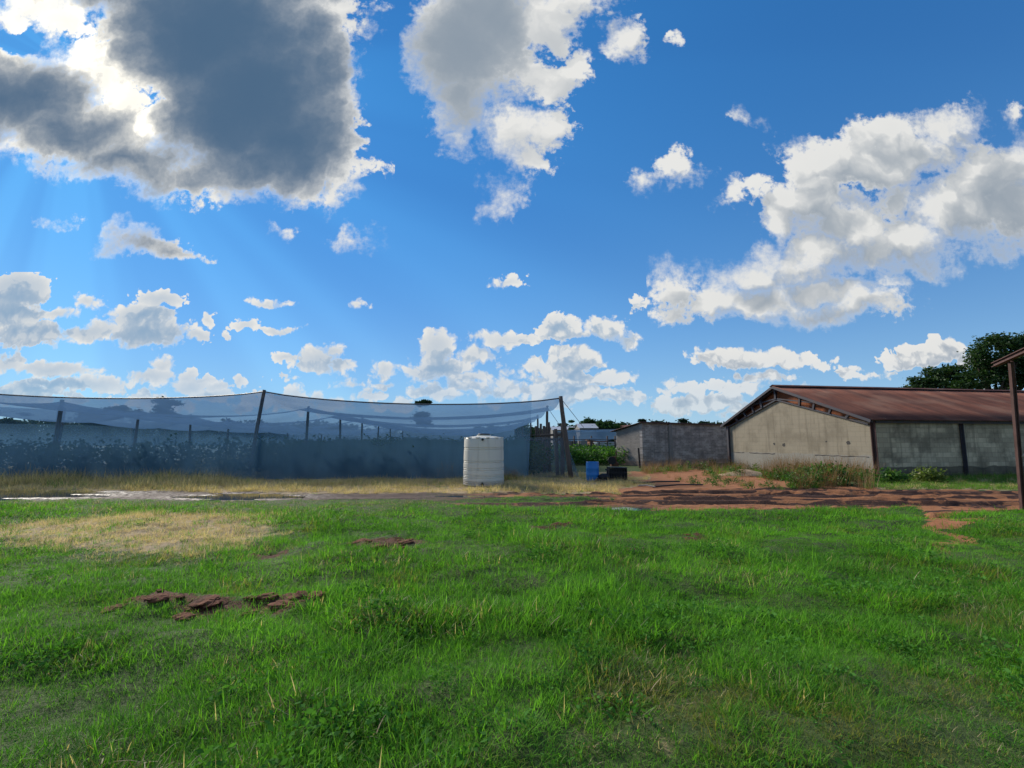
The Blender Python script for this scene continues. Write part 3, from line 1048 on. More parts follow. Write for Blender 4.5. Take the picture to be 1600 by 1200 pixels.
def rust_roof(name, base, dark, pale):
    m, nt, out = mat(name)
    p = uvw(nt)
    s = nt.sep(p)
    st = nt.noise(nt.xyz(nt.m('MULTIPLY', s[0], 1.3), nt.m('MULTIPLY', s[1], 0.25)), 1.0, 6, 0.65, '2D')
    n = nt.noise(p, 0.5, 5, 0.6, '2D')
    f = nt.noise(p, 8.0, 5, 0.65, '2D')
    sheet = nt.noise(nt.xyz(nt.m('FLOOR', nt.m('DIVIDE', s[0], 0.76)), nt.m('FLOOR', nt.m('DIVIDE', s[1], 2.4))), 0.77, 1, 0.5, '2D')
    c = nt.mix(nt.rng(st, 0.3, 0.7), base, dark)
    c = nt.mix(nt.m('MULTIPLY', nt.rng(n, 0.45, 0.7), 0.5), c, pale)
    c = nt.mix(nt.m('MULTIPLY', nt.rng(sheet, 0.45, 0.65), 0.4), c, dark)
    c = nt.mix(nt.m('MULTIPLY', f, 0.35), c, (0.05, 0.025, 0.02))
    principled(nt, out, c, 0.8, 0.15, bump=f, bstr=0.15, bdist=0.01)
    return m


M_RUSTROOF = rust_roof('rusty_roof_sheet', (0.255, 0.100, 0.064), (0.122, 0.056, 0.043), (0.32, 0.19, 0.135))
M_STEEL = simple('dark_steel', (0.045, 0.045, 0.058), 0.6, 0.3, 5, 0.4, dirt=(0.09, 0.04, 0.025))
M_RUSTY = simple('rusty_steel', (0.095, 0.050, 0.042), 0.75, 0.35, 7, dirt=(0.05, 0.025, 0.02))
M_GABLE = block_mat('gable_plaster', (0.37, 0.32, 0.235), (0.31, 0.265, 0.195), (0.20, 0.17, 0.12), 0.44, 0.22, (0.18, 0.15, 0.105), 0.45, 0.45,
                    foot=(0.92, (0.30, 0.285, 0.25), 0.75), plaster=0.72)
M_BLOCK = block_mat('weathered_block', (0.60, 0.515, 0.35), (0.49, 0.42, 0.29), (0.30, 0.255, 0.185), 0.44, 0.215, (0.13, 0.115, 0.08), 0.6, 0.4,
                    foot=(0.42, (0.045, 0.045, 0.036), 0.75), plaster=0.35, contrast=0.2)
M_BRICK = block_mat('grey_brick', (0.46, 0.41, 0.375), (0.33, 0.30, 0.28), (0.52, 0.47, 0.43), 0.30, 0.11, (0.16, 0.145, 0.14), 0.5, 0.35,
                    foot=(0.3, (0.22, 0.15, 0.11), 0.5), contrast=0.25)
M_BRICKEND = block_mat('pale_brick', (0.36, 0.32, 0.28), (0.27, 0.24, 0.215), (0.33, 0.31, 0.28), 0.22, 0.086, (0.22, 0.19, 0.17), 0.4, 0.2,
                       foot=(0.25, (0.26, 0.17, 0.12), 0.6))
M_CONC = simple('concrete', (0.23, 0.215, 0.20), 0.9, 0.2, 8)
M_ORANGE = simple('orange_infill', (0.34, 0.115, 0.05), 0.85, 0.35, 4, dirt=(0.12, 0.05, 0.035))
M_POST = simple('weathered_wood_pole', (0.125, 0.10, 0.085), 0.9, 0.35, 9, 0.15)
M_WIRE = simple('wire', (0.10, 0.10, 0.11), 0.5, 0.2, 9, 0.4)


def V3(x, y, z=0.0):
    return Vector((x, y, z))


def prism_wall(name, pts, nrm, th, m, parent, origin, d):
    """flat outline pts (3d) given thickness th against nrm"""
    bm = bmesh.new()
    n = Vector(nrm).normalized()
    f = [bm.verts.new(p) for p in pts]
    b = [bm.verts.new(Vector(p) - n * th) for p in pts]
    bm.faces.new(f)
    bm.faces.new(b[::-1])
    k = len(pts)
    for i in range(k):
        j = (i + 1) % k
        bm.faces.new((f[j], f[i], b[i], b[j]))
    bmesh.ops.recalc_face_normals(bm, faces=bm.faces)
    return wall_uv(obj(name, bm, m, parent), origin, d)


def corrugated(name, p0, along, length, slope, pitch, amp, m, parent, th=0.012):
    """sheet with corrugations running down `slope` (vector), repeated along `along`; p0 = ridge corner"""
    along = Vector(along).normalized()
    nrm = along.cross(Vector(slope)).normalized()
    if nrm.z < 0:
        nrm = -nrm
    per = 6
    n = int(length / pitch * per)
    t = np.arange(n + 1) * pitch / per
    off = amp * np.sin(2 * np.pi * np.arange(n + 1) / per)
    rows = np.linspace(0, 1, 5)
    A, S, N_, P = (np.array(v) for v in (along, slope, nrm, p0))
    V = []
    for s_ in (0, -th):
        for r in rows:
            V.append(P + t[:, None] * A + r * S + (off + s_)[:, None] * N_)
    V = np.concatenate(V)
    w, R_ = n + 1, len(rows)
    i = np.arange(R_ * w).reshape(R_, w)
    q = np.stack([i[:-1, :-1], i[1:, :-1], i[1:, 1:], i[:-1, 1:]], -1).reshape(-1, 4)
    q2 = q[:, ::-1] + R_ * w
    k = np.arange(w - 1)
    lo, hi = (R_ - 1) * w, (2 * R_ - 1) * w
    e1 = np.stack([lo + k, hi + k, hi + k + 1, lo + k + 1], 1)
    e2 = np.stack([k + 1, R_ * w + k + 1, R_ * w + k, k], 1)
    me = mesh_np(name, V, np.concatenate([q, q2, e1, e2]), smooth=True)
    lay = me.uv_layers.new(name='UVMap')
    vi = np.array([l.vertex_index for l in me.loops])
    rel = V[vi] - P
    sl = S / np.linalg.norm(S)
    lay.data.foreach_set('uv', np.stack([rel @ A, rel @ sl], 1).astype(np.float32).ravel())
    return link(name, me, m, parent)


# ------------------------------------------------------------------ the long shed
def build_shed():
    N2 = at(1362, 700, 20.5)
    F2 = at(1138, 700, 28.7)
    Np, Fp = V3(N2.x, N2.y), V3(F2.x, F2.y)
    g = (Fp - Np)
    W = g.length
    g.normalize()
    r = Vector((0.985, 0.17, 0)).normalized()
    nr = Vector((-g.y, g.x, 0))                      # gable's outward normal, towards the camera's left
    if nr.dot(r) > 0:
        nr = -nr
    ns = Vector((r.y, -r.x, 0))                      # side wall's outward normal
    LEN = 26.0
    ez, rz = 2.52, 4.44
    root = thing('farm_shed', 'long low shed with rusty corrugated roof, tan gable and mouldy block side wall', 'shed', Np)
    P = lambda t, z, o=0.0: Np + g * (t * W) + nr * o + Vector((0, 0, z))
    T = 0.556
    # the gable's masonry stops under the truss
    top = [(0.0, 2.38), (0.04, 2.46), (0.3, 3.03), (0.45, 3.42), (T - .05, 3.62), (T + .05, 3.62), (0.66, 3.42), (0.8, 3.02), (0.97, 2.50), (1.0, 2.44)]
    gw = prism_wall('gable_wall', [P(0, -0.1), *[P(t, z) for t, z in top], P(1, -0.1)], nr, 0.22, M_GABLE, root, Np, g)
    # crack and broken patches in the lower render
    rr = random.Random(3)
    cm = simple('crack_shade', (0.06, 0.05, 0.045))
    pts = [P(0.02 + 0.93 * k / 40, 0.90 + rr.uniform(-.02, .02), 0.004) for k in range(41) if not 14 < k < 20]
    for lo, hi in ((0, 13), (20, 29), (31, 40)):
        bm = bmesh.new()
        tube(bm, pts[lo:hi + 1], [rr.uniform(.008, .022) for _ in pts[lo:hi + 1]], 5)
        obj('crack', bm, cm, gw)
    for t, z, s in ((0.60, 1.42, 0.09), (0.53, 1.38, 0.12), (0.245, 1.55, 0.06), (0.12, 1.5, 0.12)):
        bm = bmesh.new()
        vs = [bm.verts.new(P(t + s * math.cos(a) * rr.uniform(.6, 1.1) / W, z + s * math.sin(a) * rr.uniform(.5, 1.0), 0.005)) for a in np.linspace(0, 2 * math.pi, 11, endpoint=False)]
        bm.faces.new(vs)
        obj('render_hole', bm, simple('hole_shade', (0.055, 0.05, 0.045)), gw)
    # orange boarding behind the open truss
    it = [(0.0, 2.42), (0.03, 2.46), (T, rz - 0.12), (0.97, 2.50), (1.0, 2.44)]
    prism_wall('gable_infill', [P(0.0, 2.3, -0.16), *[P(t, z, -0.16) for t, z in it], P(1.0, 2.3, -0.16)], nr, 0.03, M_ORANGE, root, Np, g)
    # truss
    e1, ap, e2 = P(-0.025, ez - 0.10, 0.10), P(T, rz - 0.12, 0.10), P(1.02, ez - 0.06, 0.10)
    for a, b in ((e1, ap), (ap, e2)):
        bm = bmesh.new()
        beam(bm, a, b, 0.09, 0.11)
        obj('top_chord', bm, M_STEEL, root)
    b1, bp, b2 = P(0.0, ez - 0.22, 0.06), P(T, 3.74, 0.06), P(0.99, ez - 0.16, 0.06)
    for a, b in ((b1, bp), (bp, b2)):
        bm = bmesh.new()
        beam(bm, a, b, 0.08, 0.07)
        obj('bottom_chord', bm, M_STEEL, root)

    def pt(a, b, k):
        return a + (b - a) * k
    for (a, b, c, d), ks in (((e1, ap, b1, bp), (0.2, 0.37, 0.54, 0.7, 1.0)), ((e2, ap, b2, bp), (0.25, 0.42, 0.58, 0.74))):
        for k in ks:
            bm = bmesh.new()
            lo, hi = pt(c, d, k), pt(a, b, k)
            beam(bm, lo + nr * 0.03 + Vector((0, 0, 0.03)), hi + nr * 0.01 - Vector((0, 0, 0.03)), 0.10, 0.10, up=nr)
            obj('truss_strut', bm, M_STEEL, root)
    bm = bmesh.new()
    beam(bm, P(T, 3.80, 0.09), P(0.80, 3.50, 0.085), 0.05, 0.06)
    beam(bm, P(T, 3.80, 0.09), P(0.30, 3.42, 0.085), 0.05, 0.06)
    obj('truss_diagonal', bm, M_STEEL, root)
    # side wall, bays between steel columns
    sw = prism_wall('side_wall', [Np + r * a + Vector((0, 0, z)) - ns * 0.05 for a, z in ((0.12, -0.1), (LEN, -0.1), (LEN, 2.5), (0.12, 2.5))], ns, 0.2, M_BLOCK, root, Np, r)
    prism_wall('back_wall', [Fp + r * a + Vector((0, 0, z)) for a, z in ((0.25, -0.1), (LEN, -0.1), (LEN, 2.5), (0.25, 2.5))], -ns, 0.2, M_BLOCK, root, Np, r)
    prism_wall('end_wall', [P(0, -0.1) + r * LEN, P(0, 2.5) + r * LEN, P(T, 4.3) + r * LEN, P(1, 2.5) + r * LEN, P(1, -0.1) + r * LEN], -nr, 0.2, M_BLOCK, root, Np, g)
    # roof slopes
    ov, ex = 0.30, 0.28
    for side in (0, 1):
        ridge = P(T, rz, ex)
        eave = P(-0.0, ez) + ns * ov + nr * ex - Vector((0, 0, 0.06)) if side == 0 else P(1.0, ez) - ns * ov + nr * ex - Vector((0, 0, 0.06))
        rd = r
        ridge2 = ridge + Vector((0, 0, 0.02))
        corrugated('roof_slope', ridge2, rd, LEN + 0.8, eave - ridge, 0.105, 0.02, M_RUSTROOF, root)
    bm = bmesh.new()
    rc = P(T, rz + 0.055, ex)
    for s in (-1, 1):
        beam(bm, rc + g * (0.10 * s), rc + g * (0.10 * s) + r * (LEN + 0.8), 0.24, 0.012, up=(g * (0.42 * s)) + Vector((0, 0, 1)))
    obj('ridge_cap', bm, M_RUSTROOF, root)
    wall_uv(COL.objects[[o.name for o in root.children if o.name.startswith('ridge_cap')][0]], Np, r)
    for s in (0, 1):                                  # barge boards of the verge
        bm = bmesh.new()
        a = P(T, rz - 0.04, ex + 0.015)
        b = (P(0, ez - 0.10) + ns * ov if s == 0 else P(1, ez - 0.10) - ns * ov) + nr * (ex + 0.015)
        beam(bm, a, b, 0.03, 0.12)
        obj('barge_board', bm, M_STEEL, root)
    # columns along the side
    for k, (a, w_) in enumerate(((0.06, 0.20), (4.75, 0.12), (9.6, 0.12), (14.4, 0.12))):
        bm = bmesh.new()
        c = Np + r * a + ns * (0.05 if k == 0 else 0.0)
        beam(bm, c - Vector((0, 0, .1)), c + Vector((0, 0, 2.44)), 0.03, w_, up=r)
        beam(bm, c + ns * 0.06 - Vector((0, 0, .1)), c + ns * 0.06 + Vector((0, 0, 2.43)), w_, 0.025, up=r)
        beam(bm, c - ns * 0.06 - Vector((0, 0, .1)), c - ns * 0.06 + Vector((0, 0, 2.43)), w_, 0.025, up=r)
        obj('steel_column', bm, M_RUSTY if k == 0 else M_STEEL, root)
    bm = bmesh.new()
    beam(bm, P(0.985, 0, 0.06), P(0.985, 2.44, 0.06), 0.14, 0.14, up=g)
    obj('steel_column', bm, M_STEEL, root)
    bm = bmesh.new()
    beam(bm, Np + ns * 0.09 + r * 0.2 + Vector((0, 0, 2.40)), Np + ns * 0.09 + r * LEN + Vector((0, 0, 2.40)), 0.07, 0.10)
    obj('eave_purlin', bm, M_STEEL, root)
    return Np, Fp, r, g


SH_N, SH_F, SH_R, SH_G = build_shed()


# ------------------------------------------------------------------ brick lean-to at its far side
def build_leanto():
    A = V3(8.2, 30.0)
    d = Vector((0.86, 0.51, 0)).normalized()
    B = A + d * 9.4
    q = Vector((-d.y, d.x, 0))
    C = A + q * 2.35
    D = B + q * 2.35
    root = thing('brick_outbuilding', 'low grey brick lean-to with pale end wall, joined to the shed gable', 'outbuilding', A)
    nf = -q
    h1, h2 = 2.68, 2.22
    prism_wall('front_wall', [A + Vector((0, 0, -.1)), B + Vector((0, 0, -.1)), B + Vector((0, 0, h1)), A + Vector((0, 0, h1))], nf, 0.22, M_BRICK, root, A, d)
    ed = -d
    A2 = A + q * 0.225
    prism_wall('end_wall', [A2 + Vector((0, 0, -.1)), A2 + Vector((0, 0, h1 - 0.045)), C + Vector((0, 0, h2)), C + Vector((0, 0, -.1))], ed, 0.22, M_BRICKEND, root, A, q)
    bm = bmesh.new()
    p = A + d * 2.5 + nf * 0.05
    beam(bm, p - Vector((0, 0, .1)), p + Vector((0, 0, h1 - 0.02)), 0.3, 0.096, up=nf)
    obj('pilaster', bm, M_CONC, root)
    s = (C - A) + Vector((0, 0, h2 - h1))
    corrugated('roof', A - d * 0.18 + nf * 0.12 + Vector((0, 0, h1 + 0.085)), d, 9.2, s * 1.22, 0.10, 0.018, rust_roof('faded_roof_sheet', (0.20, 0.10, 0.085), (0.11, 0.065, 0.06), (0.42, 0.38, 0.36)), root)
    bm = bmesh.new()
    beam(bm, A + nf * 0.03 + Vector((0, 0, h1 + 0.025)), B + nf * 0.03 + Vector((0, 0, h1 + 0.025)), 0.28, 0.045)
    obj('wall_plate', bm, M_RUSTY, root)


build_leanto()


# ------------------------------------------------------------------ shade-net houses
def net_mat(name, col, cover, glow, fold_scale=1.0, var=0.10, foot=None):
    m, nt, out = mat(name)
    p = pos(nt)
    s = nt.sep(p)
    fold = nt.noise(nt.xyz(nt.m('MULTIPLY', s[0], 1.4 * fold_scale), nt.m('MULTIPLY', s[1], 0.25), nt.m('MULTIPLY', s[2], 0.3)), 1.0, 5, 0.6)
    seam = nt.noise(nt.xyz(nt.m('MULTIPLY', s[0], 0.10), nt.m('MULTIPLY', s[1], 0.9), nt.m('MULTIPLY', s[2], 0.9)), 1.0, 3, 0.5)
    k = nt.m('ADD', nt.m('MULTIPLY', nt.m('SUBTRACT', fold, 0.5), var * 2), nt.m('ADD', nt.m('MULTIPLY', nt.m('SUBTRACT', seam, 0.5), var * 2.4), cover), clamp=True)
    if foot:                                          # cover is denser near the ground and thins upwards
        zz = nt.m('ADD', s[2], nt.m('MULTIPLY', nt.m('SUBTRACT', nt.noise(p, 0.8, 4, 0.6), 0.5), 1.1))
        k = nt.m('MULTIPLY', k, nt.rng(zz, foot[0], foot[1], 1.0, foot[2]))
    c = nt.mix(fold, tuple(x * 0.9 for x in col), tuple(x * 1.1 for x in col))
    dif = nt.new('ShaderNodeBsdfDiffuse')
    nt.put(dif.inputs[0], c)
    tr = nt.new('ShaderNodeBsdfTranslucent')
    nt.put(tr.inputs[0], nt.mix(1.0, c, glow, 'MULTIPLY'))
    mx = nt.new('ShaderNodeMixShader')
    mx.inputs[0].default_value = 0.5
    nt.l.new(dif.outputs[0], mx.inputs[1])
    nt.l.new(tr.outputs[0], mx.inputs[2])
    tp = nt.new('ShaderNodeBsdfTransparent')
    tp.inputs[0].default_value = (0.93, 0.96, 1, 1)
    m2 = nt.new('ShaderNodeMixShader')
    nt.put(m2.inputs[0], k)
    nt.l.new(tp.outputs[0], m2.inputs[1])
    nt.l.new(mx.outputs[0], m2.inputs[2])
    nt.l.new(m2.outputs[0], out.inputs[0])
    return m


M_ROOFNET = net_mat('roof_net', (0.12, 0.225, 0.36), 0.72, (1.2, 1.2, 1.25), 0.6)
M_WALLNET = net_mat('wall_net', (0.125, 0.245, 0.355), 0.62, (1.2, 1.25, 1.3), 1.5, 0.08, (1.35, 2.6, 0.34))
M_SIDENET = net_mat('side_net', (0.13, 0.20, 0.28), 0.26, (1.2, 1.2, 1.2), 1.5, 0.05)
TOP = 3.45


def top_of(px, py, H=TOP):
    u, v = uv(px, py)
    Y = (H - CAM_H) / v
    return np.array([u * Y, Y, H])


def build_nethouse():
    fr = lambda x, y: np.array([x, y, TOP])
    cols = [
        [np.array([-32, 18.6, 3.7]), fr(-26.8, 21.5), fr(-27.3, 28.5), fr(-28.0, 35), fr(-28.6, 42), fr(-30, 55), fr(-31, 66)],
        [np.array([-23.8, 18.7, 3.78]), top_of(97, 627), top_of(217, 641), top_of(298, 649), top_of(358, 655), fr(-25.5, 54), fr(-26, 65)],
        [top_of(413, 612, 3.68), top_of(482, 637), top_of(532, 647), top_of(566, 653), top_of(592, 660), fr(-14.6, 57), fr(-15.4, 67)],
        [top_of(876, 622), top_of(855, 636), top_of(840, 650), top_of(829, 656), fr(1.1, 50), fr(0.7, 58), fr(0.4, 67)]]
    nr_, nc = len(cols[0]), len(cols)
    base = V3(-9.4, 18.0)
    root = thing('shade_net_house', 'large blue grey shade net canopy sagging between wooden poles, left of the tank', 'shade house', base)
    rr = random.Random(4)
    # roof: sagging bays
    K = 12
    V, Q, off = [], [], 0
    for ci in range(nc - 1):
        for ri in range(nr_ - 1):
            a, b, c, d = cols[ci][ri], cols[ci + 1][ri], cols[ci + 1][ri + 1], cols[ci][ri + 1]
            s, t = np.meshgrid(np.linspace(0, 1, K + 1), np.linspace(0, 1, K + 1))
            s, t = s.ravel()[:, None], t.ravel()[:, None]
            p = a * (1 - s) * (1 - t) + b * s * (1 - t) + c * s * t + d * (1 - s) * t
            sg = (0.40 + 0.16 * np.minimum(ri + t, 3)) * (4 * s * (1 - s)) ** 0.8 + 0.34 * (4 * t * (1 - t)) ** 0.8 * (0.25 + 0.75 * s if ci == 0 else 1)
            p[:, 2] -= sg[:, 0] + 0.05 * (vnoise(p[:, 0] * .7, p[:, 1] * .7, 5) - 0.5) * np.minimum(1, sg[:, 0] * 5)
            V.append(p)
            i = np.arange((K + 1) ** 2).reshape(K + 1, K + 1) + off
            Q.append(np.stack([i[:-1, :-1], i[:-1, 1:], i[1:, 1:], i[1:, :-1]], -1).reshape(-1, 4))
            off += (K + 1) ** 2
    me = mesh_np('roof_net', np.concatenate(V), np.concatenate(Q), smooth=True)
    link('roof_net', me, M_ROOFNET, root)

    # wall nets, hung below the canopy to the ground
    def wall(name, line, ztop, m, zvar=0.05, fold=0.05):
        n = 60
        P = []
        L = [np.array(p, float) for p in line]
        seg = np.cumsum([0] + [np.linalg.norm(b - a) for a, b in zip(L, L[1:])])
        for k in range(n * (len(L) - 1) + 1):
            s = seg[-1] * k / (n * (len(L) - 1))
            j = min(np.searchsorted(seg, s, 'right') - 1, len(L) - 2)
            P.append(L[j] + (L[j + 1] - L[j]) * (s - seg[j]) / (seg[j + 1] - seg[j]))
        P = np.array(P)
        zs = np.linspace(0, 1, 6)
        VV = []
        for q in zs:
            f = (vnoise(P[:, 0] * 1.6 + q * .3, P[:, 1] * 1.6, 8) - 0.5) * fold * 2
            zt = ztop + (vnoise(P[:, 0] * .5, P[:, 1] * .5, 3) - .5) * zvar * 2
            VV.append(np.stack([P[:, 0] + f * 0.3, P[:, 1] + f, 0.02 + (zt - 0.02) * q], 1))
        VV = np.concatenate(VV)
        w_ = len(P)
        i = np.arange(6 * w_).reshape(6, w_)
        q = np.stack([i[:-1, :-1], i[:-1, 1:], i[1:, 1:], i[1:, :-1]], -1).reshape(-1, 4)
        return link(name, mesh_np(name, VV, q, smooth=True), m, root)
    hem, foot = [], []
    B0 = [np.array(q) for q in ((-33, 18.1), (-23.8, 18.3), (-10.3, 19.6), (1.9, 20.5))]
    for ci in range(nc - 1):
        for q in np.linspace(0, 1, 61)[:-1]:
            if ci == nc - 2 and q > 0.9:
                continue
            p = cols[ci][0] * (1 - q) + cols[ci + 1][0] * q
            p[2] -= 0.40 * (4 * q * (1 - q)) ** 0.8 * 0.9 + 0.03
            hem.append(p)
            foot.append(np.append(B0[ci] * (1 - q) + B0[ci + 1] * q, 0.02))
    hem, foot = np.array(hem), np.array(foot)
    VV = []
    for q in np.linspace(0, 1, 10):
        p = foot * (1 - q ** 0.9) + hem * q ** 0.9
        p[:, 2] = foot[:, 2] * (1 - q) + hem[:, 2] * q
        p[:, 1] += (vnoise(p[:, 0] * 1.6 + q, p[:, 0] * 0 + q * .7, 8) - 0.5) * 0.12 * 4 * q * (1 - q)
        VV.append(p)
    w_ = len(hem)
    i = np.arange(10 * w_).reshape(10, w_)
    q = np.stack([i[:-1, :-1], i[:-1, 1:], i[1:, 1:], i[1:, :-1]], -1).reshape(-1, 4)
    link('wall_net', mesh_np('wall_net', np.concatenate(VV), q, smooth=True), M_WALLNET, root)
    wall('wall_net', [(-28.6, 64), (-27.6, 42), (-26.9, 28), (-29.6, 19)], 2.55, M_WALLNET)
    wall('wall_net', [(-31, 66.2), (-15.4, 67.2), (0.4, 67.2)], 3.1, M_ROOFNET)
    # loose side net flaring outwards at the right end
    a0, a1 = np.array([2.32, 20.75, 1.72]), np.array([1.9, 40.0, 1.7])
    b0, b1 = np.array([2.92, 20.75, 0.03]), np.array([2.5, 40.0, 0.03])
    VV, w_ = [], 40
    for q in np.linspace(0, 1, 6):
        t = np.linspace(0, 1, w_)[:, None]
        lo, hi = b0 * (1 - t) + b1 * t, a0 * (1 - t) + a1 * t
        p = lo * (1 - q) + hi * q
        p[:, 0] += (vnoise(p[:, 1] * 1.5, p[:, 2] * .5, 2) - .5) * 0.12
        VV.append(p)
    i = np.arange(6 * w_).reshape(6, w_)
    q = np.stack([i[:-1, :-1], i[:-1, 1:], i[1:, 1:], i[1:, :-1]], -1).reshape(-1, 4)
    link('side_net', mesh_np('side_net', np.concatenate(VV), q, smooth=True), M_SIDENET, root)
    VV = []
    for q_ in np.linspace(0, 1, 6):                   # its front return to the corner post
        t = np.linspace(0, 1, 12)[:, None]
        lo, hi = np.array([0.64, 20.38, 0.03]) * (1 - t) + b0 * t, np.array([0.60, 20.40, 1.75]) * (1 - t) + a0 * t
        VV.append(lo * (1 - q_) + hi * q_)
    i = np.arange(6 * 12).reshape(6, 12)
    q = np.stack([i[:-1, :-1], i[:-1, 1:], i[1:, 1:], i[1:, :-1]], -1).reshape(-1, 4)
    link('side_net', mesh_np('side_net', np.concatenate(VV), q, smooth=True), M_SIDENET, root)

    # poles
    def pole(p, lean, r, name='pole'):
        bm = bmesh.new()
        t = Vector(p)
        b = V3(t.x + lean[0], t.y + lean[1], -0.2)
        pts = [b + (t - b) * k for k in (0, .3, .6, .85, 1)]
        pts = [q + Vector((rr.uniform(-.015, .015), 0, 0)) for q in pts[:-1]] + [pts[-1] + Vector((0, 0, 0.08))]
        tube(bm, pts, [r * 1.1, r * 1.05, r, r * .95, r * .88], 9, 0.06, rr)
        return obj(name, bm, M_POST, root, True)
    for ci, c in enumerate(cols):
        for ri, p in enumerate(c):
            if ci == 0 and ri == 0:
                continue
            ln = (rr.uniform(-.15, .15), rr.uniform(-.1, .1))
            r = 0.075
            if (ci, ri) == (2, 0):
                ln, r = (-0.55, 0.1), 0.075
            if (ci, ri) == (3, 0):
                ln, r = (0.42, -0.1), 0.10
            if (ci, ri) == (1, 1):
                r = 0.085
            pole(p, ln, r)
    pole(top_of(101, 640), (-0.1, -.2), 0.09)
    # short stout poles at the right corner with rails
    for px, py, Y, ln in ((868, 673, 21.4, (0.10, 0)), (879, 664, 21.2, (-0.05, 0)), (850, 668, 24, (0, 0)), (857, 662, 24.5, (.05, 0)), (838, 668, 27, (0, 0)), (845, 664, 30, (0, 0))):
        pole(at(px, py, Y), ln, 0.085)
    for (x0, y0, x1, y1, Y) in ((845, 680, 882, 679, 21.5), (812, 681, 852, 680, 26), (850, 686, 878, 687, 21.6), (820, 688, 846, 687, 27)):
        bm = bmesh.new()
        tube(bm, [at(x0, y0, Y), at(x1, y1, Y + 0.2)], 0.05, 8)
        obj('rail', bm, M_POST, root, True)
    # cables and guy wires
    for a, b in ((cols[3][0], at(912, 668, 23.5)), (cols[3][1], at(877, 668, 26))):
        bm = bmesh.new()
        tube(bm, [Vector(a), Vector(b)], 0.012, 5)
        obj('guy_wire', bm, M_WIRE, root)
    bm = bmesh.new()                                  # rope in the canopy's front hem
    pts = []
    for ci in range(nc - 1):
        a, b = cols[ci][0], cols[ci + 1][0]
        for s in np.linspace(0, 1, 16)[:-1]:
            p = a * (1 - s) + b * s
            p[2] -= 0.40 * (4 * s * (1 - s)) ** 0.8
            pts.append(Vector(p))
    pts.append(Vector(cols[-1][0]))
    tube(bm, pts, 0.028, 6)
    obj('hem_rope', bm, M_WIRE, root)


build_nethouse()


def build_far_nethouse():
    base = V3(7, 44)
    root = thing('shade_net_house', 'small distant shade net canopy on thin poles between the big net and the brick wall', 'shade house', base)
    K = 14
    V = []
    F4 = [np.array(at(878, 672, 44)), np.array(at(1010, 670, 46)), np.array(at(1010, 673, 62)), np.array(at(870, 674, 60))]
    L4 = [np.array(at(878, 687, 36)), np.array(at(990, 686, 38))]
    s, t = np.meshgrid(np.linspace(0, 1, K + 1), np.linspace(0, 1, K + 1))
    s, t = s.ravel()[:, None], t.ravel()[:, None]
    top_ = F4[0] * (1 - s) + F4[1] * s
    low = L4[0] * (1 - s) + L4[1] * s
    p = low * (1 - t) + top_ * t
    p[:, 2] -= 0.25 * (4 * t[:, 0] * (1 - t[:, 0])) + 0.12 * np.abs(np.sin(s[:, 0] * 9))
    p2 = top_ * (1 - t) + (F4[3] * (1 - s) + F4[2] * s) * t
    p2[:, 2] -= 0.15 * 4 * t[:, 0] * (1 - t[:, 0])
    i = np.arange((K + 1) ** 2).reshape(K + 1, K + 1)
    q = np.stack([i[:-1, :-1], i[:-1, 1:], i[1:, 1:], i[1:, :-1]], -1).reshape(-1, 4)
    link('roof_net', mesh_np('roof_net', np.concatenate([p, p2]), np.concatenate([q, q + (K + 1) ** 2]), smooth=True), M_ROOFNET, root)
    for px, Y in ((897, 37), (924, 40), (949, 38), (961, 37.5), (936, 44), (905, 46)):
        bm = bmesh.new()
        b = at(px, 688, Y)
        b.z = 0
        tube(bm, [b, V3(b.x, b.y, at(px, 684, Y).z + 0.15)], 0.06, 8)
        obj('pole', bm, M_POST, root, True)
    for a, b in ((F4[0], F4[1]), (L4[0], L4[1])):
        bm = bmesh.new()
        tube(bm, [Vector(a), Vector(b)], 0.03, 6)
        obj('cable', bm, M_WIRE, root)


build_far_nethouse()


